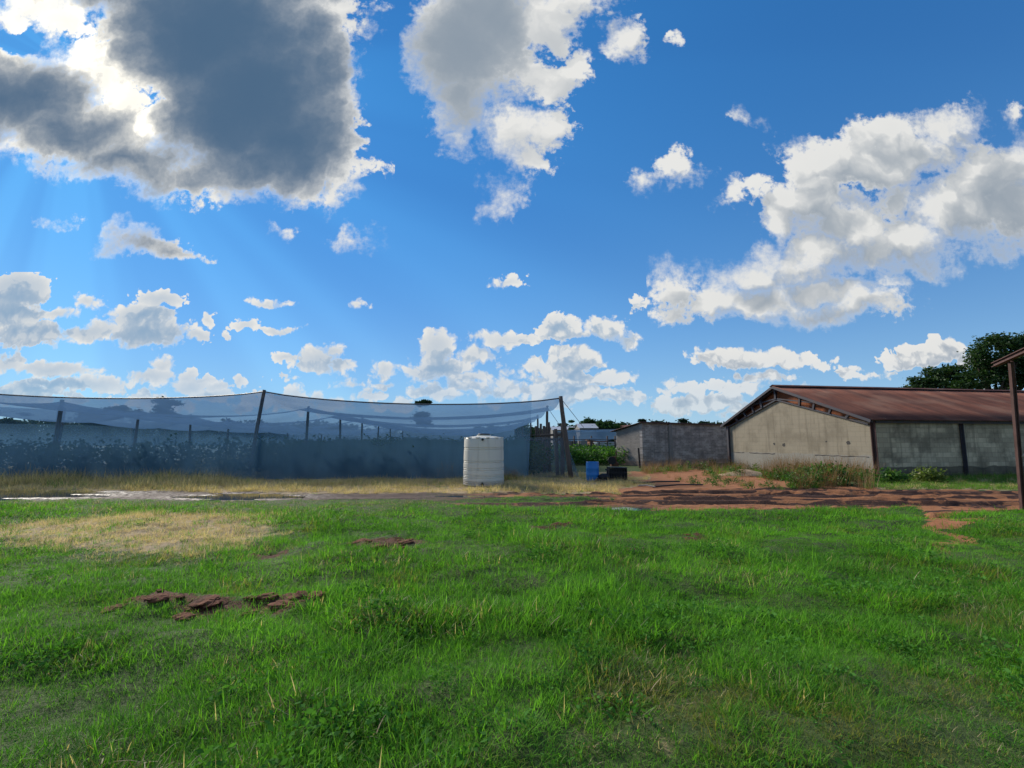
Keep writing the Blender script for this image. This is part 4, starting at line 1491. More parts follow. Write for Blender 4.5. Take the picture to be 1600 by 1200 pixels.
# ------------------------------------------------------------------ water tank, drum, crate, pump, gate post
def build_tank():
    c = gnd(756, 761)
    Y = c.y + 0.72
    x = at(756, 700, Y).x
    R0 = abs(at(787.5, 700, Y).x - at(725.5, 700, Y).x) / 2
    H = at(756, 684, Y).z - 0.0
    root = thing('water_tank', 'cream ribbed plastic water tank standing in dry grass before the net', 'tank', V3(x, Y))
    m, nt, out = mat('tank_plastic')
    p = pos(nt)
    n = nt.noise(p, 1.5, 5, 0.6)
    s = nt.sep(p)
    col = nt.mix(n, (0.66, 0.62, 0.52), (0.75, 0.71, 0.60))
    drip = nt.noise(nt.xyz(nt.m('MULTIPLY', s[0], 6), nt.m('MULTIPLY', s[1], 6), nt.m('MULTIPLY', s[2], .5)), 1, 4, .6)
    col = nt.mix(nt.m('MULTIPLY', nt.rng(drip, 0.52, 0.75), 0.35), col, (0.38, 0.34, 0.28))
    col = nt.mix(nt.rng(nt.m('ADD', s[2], nt.m('MULTIPLY', n, 0.25)), 0.12, 0.42, 0.55, 0.0), col, (0.32, 0.21, 0.14))
    principled(nt, out, col, 0.45, 0.35, bump=n, bstr=0.05)
    prof = [(0, 0), (R0 * 0.99, 0), (R0 * 1.03, 0.03)]
    grooves = sorted([0.10, 0.155, 0.29, 0.345, 0.395, 0.565, 0.63, 0.83, 0.885, 1.30, 1.36])
    for gz in grooves:
        gz = gz / 1.72 * H
        rad = R0 * (1.03 - 0.045 * gz / H)
        prof += [(rad, gz - 0.022), (rad - 0.022, gz - 0.008), (rad - 0.022, gz + 0.008), (rad, gz + 0.022)]
    prof += [(R0 * 0.985, H - 0.10), (R0 * 0.97, H - 0.03), (R0 * 0.93, H), (R0 * 0.6, H + 0.045), (R0 * 0.36, H + 0.06), (R0 * 0.36, H + 0.10), (R0 * 0.30, H + 0.10), (0, H + 0.10)]
    bm = bmesh.new()
    lathe(bm, prof, x, Y, 72)
    bmesh.ops.recalc_face_normals(bm, faces=bm.faces)
    o = obj('tank_body', bm, m, root, True)
    md = o.modifiers.new('edge', 'EDGE_SPLIT')
    md.split_angle = R(32)
    # castellated lifting lugs round the shoulder
    for k in range(12):
        bm = bmesh.new()
        a = 2 * math.pi * (k + .5) / 12
        ct = V3(x + R0 * .86 * math.cos(a), Y + R0 * .86 * math.sin(a), H + 0.008)
        beam(bm, ct, ct + Vector((math.cos(a), math.sin(a), -0.12)) * 0.10, 0.13, 0.035)
        obj('shoulder_lug', bm, m, root)
    black = simple('black_plastic', (0.02, 0.021, 0.024), 0.5, 0.2)
    bm = bmesh.new()
    lathe(bm, [(0, H + .105), (R0 * .31, H + .105), (R0 * .31, H + .135), (R0 * .26, H + .15), (0, H + .155)], x, Y, 32)
    bmesh.ops.recalc_face_normals(bm, faces=bm.faces)
    obj('lid', bm, black, root, True)
    bm = bmesh.new()
    tube(bm, [V3(x, Y - R0 * 0.95, H - 0.065), V3(x, Y - R0 * 1.06, H - 0.065)], 0.042, 14)
    obj('inlet', bm, black, root)
    bm = bmesh.new()
    tube(bm, [V3(x + .0, Y - R0 * 0.95, 0.10), V3(x + .0, Y - R0 * 1.16, 0.10)], 0.045, 14)
    tube(bm, [V3(x + .0, Y - R0 * 1.12, 0.10), V3(x + .0, Y - R0 * 1.12, 0.17)], 0.02, 8)
    obj('outlet_valve', bm, black, root)


build_tank()


def build_yard_items():
    # blue drum
    Y = 19.2
    c = at(925.5, 720, Y)
    rad = abs(at(935.5, 720, Y).x - at(915.5, 720, Y).x) / 2
    H = at(925, 721.5, Y).z
    H = max(H, 0.72)
    root = thing('drum', 'blue plastic drum standing open in dry grass beside the black crate', 'drum', V3(c.x, Y))
    m, nt, out = mat('blue_plastic')
    n = nt.noise(pos(nt), 5, 5, .6)
    principled(nt, out, nt.mix(n, (0.010, 0.14, 0.42), (0.025, 0.21, 0.55)), 0.4, 0.4, bump=n, bstr=0.05)
    bm = bmesh.new()
    prof = [(0, 0), (rad * .92, 0), (rad * .98, .03)]
    for z in (0.33, 0.66):
        z *= H
        prof += [(rad, z - .018), (rad * 1.025, z), (rad, z + .018)]
    prof += [(rad, H * .9), (rad * .96, H * .95), (rad * .98, H * .97), (rad * .98, H), (rad * .9, H), (rad * .88, H * .93), (0, H * .92)]
    lathe(bm, prof, c.x, Y, 40)
    bmesh.ops.recalc_face_normals(bm, faces=bm.faces)
    obj('drum_body', bm, m, root, True)
    for sx in (-.4, .4):
        bm = bmesh.new()
        tube(bm, [V3(c.x + rad * sx, Y, H * .92), V3(c.x + rad * sx, Y, H * .97)], 0.035, 12)
        obj('bung', bm, m, root)
    # black crate with ribs
    Yc = 19.3
    a, b = at(949.5, 748, Yc), at(978, 748, Yc)
    zt = at(960, 730, Yc).z
    root = thing('crate', 'black plastic box lying on its side at the end of the dry grass', 'crate', V3((a.x + b.x) / 2, Yc))
    black = simple('dull_black', (0.016, 0.017, 0.020), 0.6, 0.3, 5, 0.3)
    z0, w, dp, th = 0.02, b.x - a.x, 0.5, 0.03
    cx = (a.x + b.x) / 2
    bm = bmesh.new()
    beam(bm, V3(a.x, Yc, z0 + .02), V3(b.x, Yc, z0 + .02), dp, th)
    beam(bm, V3(a.x, Yc, zt), V3(b.x, Yc, zt - 0.02), dp, th)
    beam(bm, V3(a.x + th / 2, Yc, z0 + .036), V3(a.x + th / 2 + .02, Yc, zt - .016), dp, th, up=(1, 0, 0))
    beam(bm, V3(b.x - th / 2, Yc, z0 + .036), V3(b.x - th / 2, Yc, zt - .036), dp, th, up=(1, 0, 0))
    beam(bm, V3(a.x + .03, Yc + .05, (z0 + zt) / 2), V3(b.x - .03, Yc + .05, (z0 + zt) / 2), 0.02, zt - z0 - .08)
    obj('crate_body', bm, black, root)
    bm = bmesh.new()
    for k in range(1, 7):
        xx = a.x + w * k / 7
        beam(bm, V3(xx, Yc - dp / 2 + .01, z0 + .04), V3(xx, Yc - dp / 2 + .01, zt - .03), 0.03, 0.02, up=(0, 1, 0))
    beam(bm, V3(a.x + .02, Yc - dp / 2 - .012, zt * .62), V3(b.x - .02, Yc - dp / 2 - .012, zt * .62), 0.02, 0.05)
    obj('crate_rib', bm, black, root)
    # pump beside the crate
    root = thing('water_pump', 'small black pump with a coiled hose lying left of the black crate', 'pump', at(944, 746, 19.0) * Vector((1, 1, 0)) if False else V3(at(944, 746, 19.0).x, 19.0))
    px = root.location.x
    bm = bmesh.new()
    tube(bm, [V3(px - .22, 19.0, .16), V3(px - .1, 19.0, .17), V3(px + .12, 19.0, .17), V3(px + .2, 19.0, .16)], [.07, .13, .14, .10], 14)
    obj('motor', bm, black, root, True)
    bm = bmesh.new()
    tube(bm, [V3(px + .14, 18.98, .12), V3(px + .14, 18.98, .42), V3(px + .05, 18.98, .47)], .035, 8)
    obj('outlet_pipe', bm, black, root, True)
    bm = bmesh.new()
    tube(bm, [V3(px - .12 + .3 * math.cos(t) * (1 - .02 * t), 18.75 + .24 * math.sin(t), .03 + .006 * t) for t in np.linspace(0, 16, 70)], .018, 6)
    obj('hose', bm, black, root, True)
    # engine at the brick wall's end
    q = at(960, 727, 29.5)
    root = thing('old_engine', 'small brown rusty engine standing by the pale end wall of the brick lean-to', 'engine', V3(q.x, 29.5))
    brown = simple('brown_metal', (0.10, 0.045, 0.025), 0.7, 0.4, 9)
    bm = bmesh.new()
    beam(bm, V3(q.x - .22, 29.5, .12), V3(q.x + .22, 29.5, .12), .4, .18)
    tube(bm, [V3(q.x, 29.5, .2), V3(q.x, 29.5, .62)], [.16, .12], 12)
    obj('engine_block', bm, brown, root)
    bm = bmesh.new()
    tube(bm, [V3(q.x - .2, 29.25, .38), V3(q.x - .2, 29.32, .38)], .24, 20)
    obj('flywheel', bm, black, root)
    bm = bmesh.new()
    tube(bm, [V3(q.x + .12, 29.5, .6), V3(q.x + .14, 29.5, 1.0)], .03, 8)
    obj('exhaust', bm, brown, root)
    # short dark post by the brick corner
    a = gnd(998.5, 730)
    Y = 28.2
    root = None
    bm = bmesh.new()
    p0 = at(1000, 728, Y)
    p1 = at(997.5, 700, Y)
    tube(bm, [V3(p0.x, Y, -.1), V3((p0.x + p1.x) / 2, Y, .6), p1], [.06, .055, .05], 8)
    tag(obj('fence_post', bm, simple('black_post', (0.03, 0.028, 0.03))), 'thin dark leaning post before the corner of the brick lean-to', 'post')
    # poles lying on the red soil
    for k, ((x0, y0), (x1, y1), r, lb) in enumerate((((990, 757), (1062, 754.5), .035, 'dark pole lying on red soil nearest the dry grass'),
                                                     ((1020, 762), (1098, 759.5), .03, 'thin dark pole lying across the red soil nearest the mud track'),
                                                     ((998, 760), (1024, 763), .028, 'short pale broken stick on red soil between two dark poles'))):
        a, b = gnd(x0, y0), gnd(x1, y1)
        a.z, b.z = hz(a.x, a.y) + r, hz(b.x, b.y) + r + 0.02
        bm = bmesh.new()
        tube(bm, [a, (a + b) / 2 + Vector((0, 0.04, 0.03)), b], [r, r * .9, r * .8], 8)
        tag(obj('fallen_pole', bm, M_CONC if k == 2 else simple('dark_wood', (0.05, 0.04, 0.037))), lb, 'pole', 'poles lying on the red soil')
    # sand heap
    c = gnd(1172, 744)
    xs, ys = np.meshgrid(np.linspace(-1, 1, 40), np.linspace(-1, 1, 30))
    r2 = np.sqrt(xs ** 2 + ys ** 2)
    zz = 0.30 * np.clip(1 - r2, 0, 1) ** 0.8 * (0.7 + 0.6 * fbm(xs * 3, ys * 3, 7)) - 0.02 + 0 * xs
    X, Yy = c.x + xs * 1.25, c.y + 0.6 + ys * 0.8
    zz = zz + height(X.ravel(), Yy.ravel()).reshape(X.shape)
    i = np.arange(xs.size).reshape(xs.shape)
    q = np.stack([i[:-1, :-1], i[:-1, 1:], i[1:, 1:], i[1:, :-1]], -1).reshape(-1, 4)
    keep = (r2[:-1, :-1] < 1.0).ravel()
    me = mesh_np('sand_heap', np.stack([X.ravel(), Yy.ravel(), zz.ravel()], 1), q[keep], smooth=True)
    tag(link('sand_heap', me, simple('pale_sand', (0.42, 0.30, 0.19), 0.95, 0.2, 6, 0.1)), 'low heap of pale sand among weeds before the shed gable', 'sand heap')
    # steel frame at the right edge
    Y = 10.75
    t, b = at(1580, 566, Y), gnd(1598, 797)
    root = thing('steel_gallows_frame', 'rusty steel post carrying a long overhead beam at the right edge', 'steel frame', V3(b.x, b.y))
    bm = bmesh.new()
    for sx in (-.038, .038):
        beam(bm, V3(b.x + sx, b.y, -.2), V3(t.x + sx, Y, t.z), 0.018, 0.065, up=(0, 1, 0))
    beam(bm, V3(b.x, b.y, -.2), V3(t.x, Y, t.z), 0.056, 0.016, up=(0, 1, 0))
    obj('post', bm, M_RUSTY, root)
    e0, e1 = at(1553, 567, 11.6), at(1600, 545, 9.8)
    dd = (e1 - e0)
    e1 = e0 + dd * 3.2
    e0.z = e1.z = t.z + 0.075
    bm = bmesh.new()
    beam(bm, e0 + Vector((0, 0, .045)), e1 + Vector((0, 0, .045)), 0.11, 0.016)
    beam(bm, e0 - Vector((0, 0, .045)), e1 - Vector((0, 0, .045)), 0.11, 0.016)
    beam(bm, e0, e1, 0.02, 0.072)
    obj('beam', bm, M_RUSTY, root)
    bm = bmesh.new()
    k = t + Vector((0.08, -.05, -0.75))
    beam(bm, V3(t.x + .05, Y + .02, t.z - .55), e0 + (e1 - e0) * 0.19 - Vector((0, 0, .09)), 0.05, 0.05)
    obj('brace', bm, M_RUSTY, root)
    w = at(1590, 711, Y)
    bm = bmesh.new()
    tube(bm, [V3(w.x + .0, Y - .1, w.z), V3(w.x + .05, Y - .16, w.z - .04)], .04, 8)
    obj('bracket', bm, M_CONC, root)


build_yard_items()


# ------------------------------------------------------------------ trees
M_TREE = leaf_mat('tree_leaves', (0.010, 0.028, 0.009), (0.040, 0.085, 0.020), patch=0.4, trans=0.25)
M_FARTREE = leaf_mat('far_leaves', (0.018, 0.045, 0.022), (0.050, 0.105, 0.040), patch=0.05, trans=0.2, rough=0.95, spec=0.03)
M_DARKTREE = leaf_mat('dark_far_leaves', (0.012, 0.030, 0.020), (0.032, 0.062, 0.034), patch=0.05, trans=0.15, rough=0.95, spec=0.03)
M_BARK = simple('bark', (0.07, 0.055, 0.042), 0.95, 0.3, 6, 0.1)


def tree(label, base, blobs, trunk_r, n, size, m, spread=0.5, clumps=26, group=None, name='tree', flat=0.45, limbs=True):
    """blobs: (dx, dy, z, rx, ry, rz) in metres from the base; clumps of leaves sit in the upper shell of each"""
    root = thing(name, label, 'tree', base, group)
    B = Vector(base)
    C = []
    for dx, dy, z, rx, ry, rz in blobs:
        k = max(4, int(clumps * rx * rz / sum(b[3] * b[5] for b in blobs)))
        d = rng.normal(0, 1, (k, 3))
        d /= np.linalg.norm(d, axis=1)[:, None]
        d[:, 2] = np.where(rng.random(k) < 0.7, np.abs(d[:, 2]), d[:, 2])
        rr = 0.35 + 0.65 * rng.random(k) ** 0.6
        C.append(np.array([B.x + dx, B.y + dy, B.z + z]) + d * rr[:, None] * np.array([rx, ry, rz]))
    C = np.concatenate(C)
    V, Fc, t = leaves(n, C, np.array([spread, spread, spread * flat]), size, flat=0.5)
    me = mesh_np('crown', V, Fc, attrs=dict(tint=t))
    link('crown', me, m, root)
    bm = bmesh.new()
    zt = min(b[2] - b[5] * 0.3 for b in blobs)
    fork = B + Vector((0.05, 0, max(zt * 0.75, 0.6)))
    tube(bm, [B - Vector((0, 0, .2)), B + (fork - B) * .5 + Vector((trunk_r * .3, 0, 0)), fork], [trunk_r * 1.25, trunk_r, trunk_r * .85], 9, 0.05, random.Random(1))
    obj('trunk', bm, M_BARK, root, True)
    if limbs:
        sel = C[rng.choice(len(C), min(len(C), 12 if n > 3000 else 5), replace=False)]
        for c in sel:
            bm = bmesh.new()
            c = Vector(c)
            mid = fork + (c - fork) * 0.55 - Vector((0, 0, (c - fork).length * 0.06))
            tube(bm, [fork - Vector((0, 0, .1)), mid, c], [trunk_r * .55, trunk_r * .32, trunk_r * .1], 6)
            obj('limb', bm, M_BARK, root, True)
    return root


def build_trees():
    # two spreading trees behind the shed
    Y = 46.0
    b = at(1467, 690, Y)
    P = lambda px, py, rx, ry, dy=0.0: (at(px, py, Y).x - b.x, dy, at(px, py, Y).z, rx * Y / 740, rx * Y / 740 * 0.8, ry * Y / 740)
    tree('dark umbrella crowned tree behind the shed roof, left of the taller tree', V3(b.x, Y),
         [P(1465, 586, 26, 9), P(1445, 596, 20, 8), P(1488, 577, 18, 5), P(1470, 603, 40, 9), P(1440, 610, 22, 8), P(1500, 606, 20, 8)], 0.22, 8500, 0.25, m=M_TREE, spread=0.34, clumps=58, flat=0.42)
    b = at(1560, 690, Y - 3)
    Y = Y - 3
    tree('tall dark feathery tree behind the shed roof at the right edge', V3(b.x, Y),
         [P(1555, 548, 40, 16), P(1600, 540, 45, 18), P(1528, 560, 18, 12), P(1575, 575, 60, 16), P(1530, 592, 40, 14), P(1590, 600, 60, 18), P(1560, 586, 50, 20), P(1600, 575, 50, 26), P(1650, 560, 60, 34), P(1510, 604, 24, 10), P(1548, 530, 14, 6)],
         0.35, 26000, 0.26, m=M_TREE, spread=0.40, clumps=150, flat=0.5)
    # trees standing beyond the nets and walls
    far = [  # px, top py, half width px, distance, dark, label
        (661, 626, 13, 95, 1, 'small dark tree rising above the canopy hem left of the tank'),
        (262, 622, 17, 95, 1, 'dark tree just showing over the canopy hem left of the tall leaning pole'),
        (20, 655, 26, 110, 1, 'low dark tree beyond the net at the left edge'),
        (40, 645, 7, 112, 1, 'narrow dark tree beyond the net at the far left'),
        (148, 641, 20, 100, 1, 'round dark tree in the gap right of the first net pole'),
        (190, 634, 34, 105, 1, 'broad dark tree beyond the net, right of the gap under the canopy'),
        (300, 652, 40, 120, 1, 'wide low tree behind the middle of the net'),
        (372, 662, 30, 130, 1, 'low tree behind the net left of the tall leaning pole'),
        (893, 657, 5, 100, 0, 'slender little tree left of the distant farm roofs'),
        (921, 656, 15, 125, 0, 'green rounded tree between the distant farm roofs'),
        (945, 659, 16, 115, 0, 'bushy pale green tree right of the distant farm roofs'),
        (966, 662, 10, 118, 0, 'low green tree beside the pale end wall of the outbuilding'),
        (1003, 656, 6, 90, 1, 'small dark tree over the corner of the brick outbuilding'),
        (1030, 659, 14, 100, 1, 'low bushy tree over the left part of the brick wall'),
        (1067, 654, 9, 95, 1, 'round topped dark tree over the middle of the brick wall'),
        (1101, 659, 9, 100, 1, 'small dark tree over the right part of the brick wall'),
    ]
    for k, (px, py, hw, Y, dk, lb) in enumerate(far):
        t = at(px, py, Y)
        w = hw * Y / 740
        H = t.z
        bl = [(0, 0, H - 0.45 * min(w, H * .4), w * .7, w * .7, 0.45 * min(w, H * .4))]
        for j in range(3):
            bl.append((rng.uniform(-.5, .5) * w, rng.uniform(-.4, .4) * w, H * rng.uniform(.45, .78), w * rng.uniform(.5, .75), w * .6, min(w * .5, H * .22)))
        tree(lb, V3(t.x, Y), bl, 0.16, 2600 if hw > 12 else 1300, 0.62 if hw > 12 else 0.45, M_DARKTREE if dk else M_FARTREE, spread=min(0.6, w * .28), clumps=26, group='trees along the horizon', limbs=False)
    # the unbroken belt of trees and hedges at the horizon
    V = []
    n = 9000
    u_ = rng.random(n)
    X = -190 + 300 * u_
    Yb = 150 + 30 * rng.random(n)
    top = 4.2 + 3.2 * fbm(X * 0.06, X * 0, 7) + 2.2 * sstep(X, -40, -110) + 2.5 * (vnoise(X * 0.25, X * 0, 3) - .5)
    zc = top * np.where(rng.random(n) < 0.45, rng.random(n) * 0.45, rng.random(n) ** 0.7)
    C = np.stack([X, Yb, zc], 1)
    V, Fc, t = leaves(60000, C, np.array([.7, .7, .4]), 1.5)
    me = mesh_np('treeline', V, Fc, attrs=dict(tint=t))
    tag(link('treeline', me, M_DARKTREE), 'far off belt of dark trees along the horizon', None, None, 'stuff')


build_trees()


# ------------------------------------------------------------------ crops, weeds
M_CROP = leaf_mat('crop_leaves', (0.020, 0.055, 0.020), (0.045, 0.095, 0.026), patch=0.3, trans=0.2, rough=0.9, spec=0.05)
M_FARCROP = leaf_mat('far_crop_leaves', (0.025, 0.085, 0.018), (0.085, 0.19, 0.035), patch=0.4)
M_WEED = leaf_mat('weed_leaves', (0.022, 0.075, 0.014), (0.080, 0.18, 0.032), (0.20, 0.16, 0.05), 0.05, 0.7)
M_BROWN = leaf_mat('brown_weed', (0.15, 0.075, 0.035), (0.36, 0.22, 0.11), (0.10, 0.10, 0.03), 0.05, 0.7, trans=0.2)


def stalk(name, n, rad, h, m):
    """dry stalks with ragged seed heads"""
    me = tuft(name + '_stem', n, rad, h * .6, h, 0.010, 0.16, m, 0, 0.35)
    return me


def build_crops():
    pk = [leafy('crop', 190, 1.45, 0.42, 0.16, M_CROP) for _ in range(5)]
    P = []
    for y in np.arange(22.2, 62, 1.15):
        x = np.arange(-27 + (y - 21) * -0.03 + (max(0, 19.5 - 0.2 * y)), 1.4, 0.62)
        P.append(np.stack([x, np.full_like(x, y)], 1))
    for y in np.arange(19.2, 22.0, 0.9):             # the front rows follow the slanting net
        x = np.arange(-26, 1.2, 0.6)
        ok = y > np.interp(x, [-33, -23.5, -10.3, 1.9], [19.0, 19.2, 20.5, 21.5])
        P.append(np.stack([x[ok], np.full(ok.sum(), y)], 1))
    P = np.concatenate(P)
    P = P + np.clip(rng.normal(0, 0.1, P.shape), -.2, .2)
    n = len(P)
    hh = 0.78 + 0.36 * fbm(P[:, 0] * .3, P[:, 1] * .3, 3) + 0.2 * (rng.random(n) - .5)
    s = np.stack([np.ones(n), np.ones(n), hh], 1)
    scatter('crop_plants', 'dense rows of tall green crop plants behind the net', pk, np.column_stack([P, np.zeros(n)]), rng.random(n) * 6.28, s, rng.integers(0, 5, n), 0.06)
    # bed under the far net
    fk = [leafy('far_crop', 120, 0.95, 0.4, 0.17, M_FARCROP) for _ in range(3)]
    P = []
    for y in np.arange(31.5, 44, 0.9):
        x = np.arange(3.6, 7.6 + (y - 31) * .12, 0.5)
        P.append(np.stack([x, np.full_like(x, y)], 1))
    P = np.concatenate(P)
    P = P + rng.normal(0, .1, P.shape)
    n = len(P)
    scatter('bean_plants', 'bright green plants in a bed under the far net', fk, np.column_stack([P, np.zeros(n)]), rng.random(n) * 6.28, 0.9 + .3 * rng.random(n), rng.integers(0, 3, n), 0.06)


build_crops()


def build_weeds():
    W = [leafy('weed', 130, 0.55, 0.30, 0.11, M_WEED) for _ in range(4)]
    T = [stalk('stalk', 34, 0.28, 1.0, (M_BROWN, M_STRAW)) for _ in range(3)]
    G = [tuft('weed_grass', 70, 0.22, 0.2, 0.6, 0.010, 0.35, (M_OLIVE, M_GRASS), 0.4, 0.9) for _ in range(3)]
    zn = {k: poly_world(v) for k, v in dict(
        wallrow=[(1003, 733), (1075, 729), (1140, 728), (1200, 736), (1205, 748), (1100, 744), (1050, 741), (1003, 741)],
        lower=[(1040, 745), (1120, 745), (1160, 752), (1200, 764), (1090, 762), (1060, 757)],
        corner=[(1195, 748), (1235, 732), (1300, 732), (1355, 746), (1362, 765), (1290, 765), (1230, 763)],
        dump=[(1150, 752), (1240, 745), (1290, 748), (1310, 764), (1160, 766)],
        netfoot=[(330, 748), (720, 748), (720, 742), (330, 744)],
        tankside=[(783, 752), (806, 750), (806, 744), (783, 744)],
        sidewall=[(1365, 756), (1600, 750), (1600, 742), (1365, 748)]).items()}
    P, I, S = [], [], []

    def put(zone, sp, kinds, smin, smax, dens=1.0):
        z = zn[zone]
        x0, y0 = z.min(0)
        x1, y1 = z.max(0)
        X, Y = np.meshgrid(np.arange(x0, x1, sp), np.arange(y0, y1, sp))
        x, y = X.ravel() + rng.uniform(-.5, .5, X.size) * sp, Y.ravel() + rng.uniform(-.5, .5, X.size) * sp
        ok = in_poly(x, y, z) & (rng.random(x.size) < dens * sstep(fbm(x * .8, y * .8, 13), .40, .62))
        x, y = x[ok], y[ok]
        P.append(np.stack([x, y, height(x, y)], 1))
        I.append(rng.choice(kinds, len(x)))
        S.append(rng.uniform(smin, smax, len(x)))
    w, t, g = [0, 1, 2, 3], [4, 5, 6], [7, 8, 9]
    put('wallrow', 0.34, g + t + w[:1], 0.4, 0.85)
    put('wallrow', 0.7, t, 0.6, 1.05, 0.8)
    put('lower', 0.30, w + g + t + t, 0.16, 0.42, 0.65)
    put('corner', 0.27, w + w + g + t[:2], 0.45, 0.95, 0.9)
    put('corner', 0.42, t, 0.9, 1.35, 0.9)
    put('dump', 0.34, w + t + g, 0.2, 0.5, 0.6)
    put('netfoot', 0.33, t, 0.4, 1.0, 0.85)
    put('tankside', 0.16, t + g, 0.5, 0.8)
    put('sidewall', 0.34, g, 0.4, 0.75, 0.85)
    P, I, S = np.concatenate(P), np.concatenate(I), np.concatenate(S)
    scatter('weeds', 'rank green and brown weeds along walls, net and red soil', W + T + G, P, rng.random(len(P)) * 6.28, S, I, 0.08)

    def bush(label, px, py, w_, h, n, m, size=0.12):
        c = gnd(px, py)
        root = thing('weed_bush', label, 'weed bush', V3(c.x, c.y, hz(c.x, c.y)), 'large weeds by the shed')
        k = 40
        d = rng.normal(0, 1, (k, 3))
        d /= np.linalg.norm(d, axis=1)[:, None]
        C = np.array([c.x, c.y, h * .45]) + d * np.array([w_, w_ * .7, h * .45]) * (0.3 + .7 * rng.random(k))[:, None]
        V, Fc, t_ = leaves(n, C, np.array([.14, .14, .10]), size)
        V[:, 2] = np.maximum(V[:, 2], 0.01)
        link('foliage', mesh_np('foliage', V, Fc, attrs=dict(tint=t_)), m, root)
        for j in range(5):
            bm = bmesh.new()
            q = Vector(C[j])
            tube(bm, [V3(c.x + (q.x - c.x) * .2, c.y, -.05), V3(c.x + (q.x - c.x) * .6, (c.y + q.y) / 2, q.z * .6), q], [.014, .011, .006], 5)
            obj('stem', bm, M_BROWN, root)
    bush('big leafy green weed bush before the shed gable near its corner', 1300, 757, 0.75, 0.75, 2200, M_WEED)
    bush('low spreading green weed bush left of the big one', 1258, 756, 0.5, 0.55, 1100, M_WEED)
    bush('olive rounded grass bush against the mouldy side wall', 1455, 754, 0.5, 0.58, 1300, M_OLIVE, 0.10)
    bush('small dark green weed at the foot of the rusty corner column', 1395, 755, 0.4, 0.45, 900, M_WEED)


build_weeds()


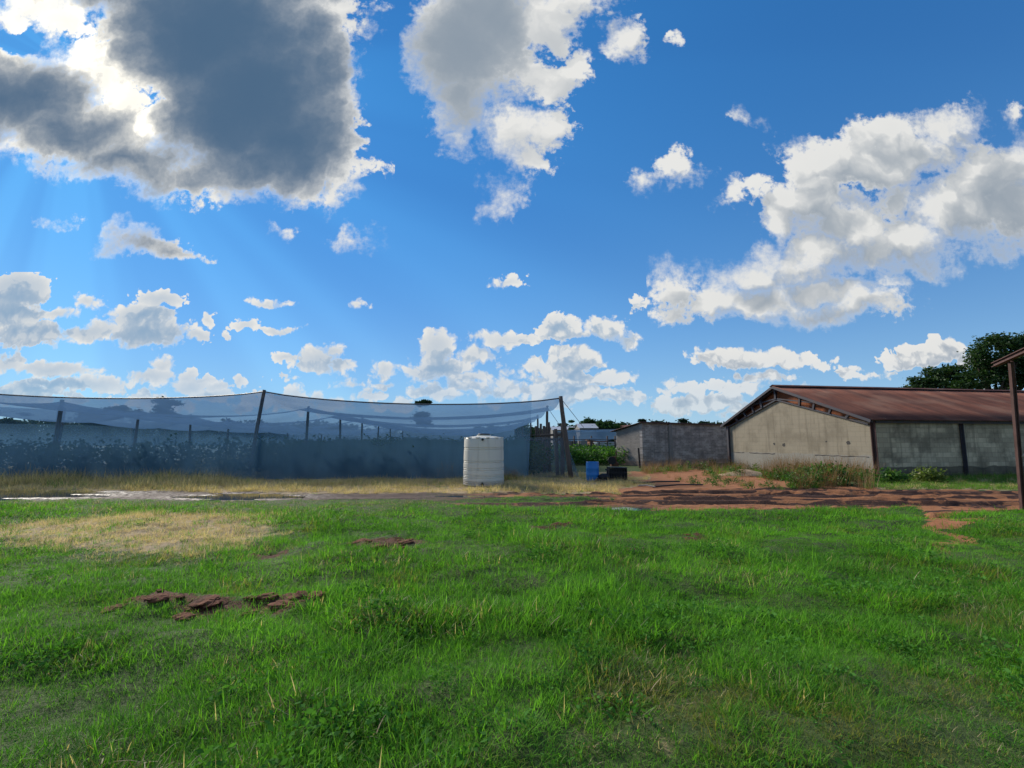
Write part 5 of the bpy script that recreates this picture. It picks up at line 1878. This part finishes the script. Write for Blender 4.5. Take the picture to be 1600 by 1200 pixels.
# ------------------------------------------------------------------ farm buildings in the distance
def build_distant():
    pale = simple('pale_sheet', (0.40, 0.42, 0.45), 0.5, 0.15, 0.4, 0.4)
    white = simple('white_paint', (0.68, 0.69, 0.70), 0.6, 0.08, 1.0)
    glass = simple('dark_pane', (0.03, 0.05, 0.09), 0.15, 0.1, 1, 0.5)
    brick = simple('brown_wall', (0.26, 0.12, 0.075), 0.9, 0.25, 1.5)

    def barn(name, label, px0, px1, pyr, pye, Y, m, depth=9.0):
        a, b = at(px0, pye, Y), at(px1, pye, Y)
        rz = at((px0 + px1) / 2, pyr, Y + depth / 2).z
        ez = a.z
        root = thing(name, label, 'barn', V3((a.x + b.x) / 2, Y))
        bm = bmesh.new()
        pr = [(Y, 0), (Y, ez - .1), (Y + depth / 2, rz - .15), (Y + depth, ez - .1), (Y + depth, 0)]
        l = [bm.verts.new((a.x + .3, y, z)) for y, z in pr]
        r = [bm.verts.new((b.x - .3, y, z)) for y, z in pr]
        bm.faces.new(l[::-1])
        bm.faces.new(r)
        for i in (0, 3):
            bm.faces.new((l[i], r[i], r[i + 1], l[i + 1]))
        obj('wall', bm, simple(name + '_wall', (0.20, 0.19, 0.18)), root)
        for s in (0, 1):
            bm = bmesh.new()
            y0 = Y - .4 if s == 0 else Y + depth + .4
            e = ez - .12
            vs = [(a.x, y0, e), (b.x, y0, e), (b.x, Y + depth / 2, rz), (a.x, Y + depth / 2, rz)]
            f = [bm.verts.new(v) for v in vs]
            bt = [bm.verts.new((v[0], v[1], v[2] - .07)) for v in vs]
            bm.faces.new(f)
            bm.faces.new(bt[::-1])
            for i in range(4):
                j = (i + 1) % 4
                bm.faces.new((f[j], f[i], bt[i], bt[j]))
            bmesh.ops.recalc_face_normals(bm, faces=bm.faces)
            obj('roof_slope', bm, m, root)
    barn('distant_barn', 'long low distant barn with pale roof left of the green trees', 862, 902, 666.5, 671, 120, pale)
    barn('distant_barn', 'distant barn with tilted bright roof before the green trees', 904, 935, 662, 668, 112, pale)
    barn('distant_barn', 'dark roofed distant barn beside the outbuilding end wall', 972, 992, 664, 668, 122, M_RUSTROOF)
    # white cabin and brown hut under the far net
    Y = 52
    a, b = at(934, 693, Y), at(966, 693, Y)
    root = thing('white_cabin', 'small white cabin with dark window under the far net', 'cabin', V3((a.x + b.x) / 2, Y))
    bm = bmesh.new()
    ht = at(940, 692, Y).z
    beam(bm, V3(a.x, Y + 1.1, ht / 2), V3(b.x, Y + 1.1, ht / 2), 2.2, ht)
    obj('wall', bm, white, root)
    for x0, x1 in ((943.5, 945), (949, 955)):
        bm = bmesh.new()
        p, q = at(x0, 697, Y - .03), at(x1, 707, Y - .03)
        beam(bm, V3((p.x + q.x) / 2, Y - .02, .45), V3((p.x + q.x) / 2, Y - .02, p.z), abs(q.x - p.x), .05, up=(0, 1, 0))
        obj('window' if x1 > 950 else 'door_gap', bm, glass, root)
    bm = bmesh.new()
    beam(bm, V3(a.x - .1, Y + 1.1, ht + .05), V3(b.x + .1, Y + 1.1, ht + .05), 2.5, .09)
    obj('roof', bm, white, root)
    Y = 58
    a, b = at(922, 692, Y), at(948, 692, Y)
    root = thing('brown_hut', 'brown earth coloured hut behind the white cabin under the far net', 'hut', V3((a.x + b.x) / 2, Y))
    bm = bmesh.new()
    beam(bm, V3(a.x, Y + 1, .8), V3(b.x, Y + 1, .8), 2, 1.6)
    obj('wall', bm, brick, root)
    bm = bmesh.new()
    beam(bm, V3(a.x - .2, Y + 1, 1.66), V3(b.x + .2, Y + 1, 1.66), 2.5, .1)
    obj('roof', bm, simple('hut_roof', (0.30, 0.15, 0.09)), root)
    # low blue net fence behind the bed
    a, b = at(893, 699, 50), at(932, 699, 50)
    root = thing('net_fence', 'low blue net fence on posts behind the green bed', 'fence', V3(a.x, 50))
    bm = bmesh.new()
    beam(bm, V3(a.x, 50, .55), V3(b.x, 50, .55), .03, 1.0)
    obj('netting', bm, simple('blue_net', (0.03, 0.08, 0.17), 0.9), root)
    for k in range(4):
        bm = bmesh.new()
        x = a.x + (b.x - a.x) * k / 3
        tube(bm, [V3(x, 49.92, 0), V3(x, 49.92, 1.25)], .05, 7)
        obj('post', bm, M_POST, root)


build_distant()


# ------------------------------------------------------------------ clods of turned soil on the lawn
def build_clods():
    m, nt, out = mat('clod_soil')
    n = nt.noise(pos(nt), 12, 5, 0.65)
    principled(nt, out, nt.mix(n, (0.085, 0.034, 0.019), (0.25, 0.105, 0.058)), 0.95, 0.15, bump=nt.noise(pos(nt), 45, 4), bstr=0.7, bdist=0.015)
    sets = [('clodA', 40, 'dark red brown clod of churned soil in the long muddy patch on the left lawn', 'clods in the long muddy patch'),
            ('clodB', 18, 'dark red brown clod in the small muddy patch beyond the straw coloured grass', 'clods in the middle muddy patch'),
            ('clodC', 6, 'dark clod in the small muddy patch on the lawn right of centre', 'clods right of centre'),
            ('clodD', 5, 'small dark clod poking from lush grass near the centre', 'clods near the centre')]
    rr = np.random.default_rng(8)
    for key, cnt, lb, gr in sets:
        z = ZONES[key]
        x0, y0 = z.min(0)
        x1, y1 = z.max(0)
        k = 0
        while k < cnt:
            x, y = rr.uniform(x0, x1), rr.uniform(y0, y1)
            if not in_poly(np.array([x]), np.array([y]), z)[0]:
                continue
            k += 1
            bm = bmesh.new()
            bmesh.ops.create_icosphere(bm, subdivisions=3, radius=1.0)
            s = (0.03 + 0.08 * rr.random() ** 1.6) * (0.6 if key in ('clodC', 'clodD') else 1)
            sx, sy, sz = s * rr.uniform(.9, 1.6), s * rr.uniform(.7, 1.1), s * rr.uniform(.2, .38)
            ox = rr.uniform(0, 50)
            co = np.array([v.co for v in bm.verts])
            d = 0.72 + 1.1 * (fbm(co[:, 0] * 2.2 + ox, co[:, 1] * 2.2 + co[:, 2] * 2.4, 3) - .35)
            hh = hz(x, y)
            for v, q, e in zip(bm.verts, co, d):
                v.co = (q[0] * sx * e, q[1] * sy * e, q[2] * sz * e)
            o = obj('soil_clod', bm, m)
            o.location = (x, y, hh + sz * 0.25)
            o.rotation_euler = (0, 0, rr.uniform(0, 6))
            tag(o, lb, 'clod', gr)


build_clods()
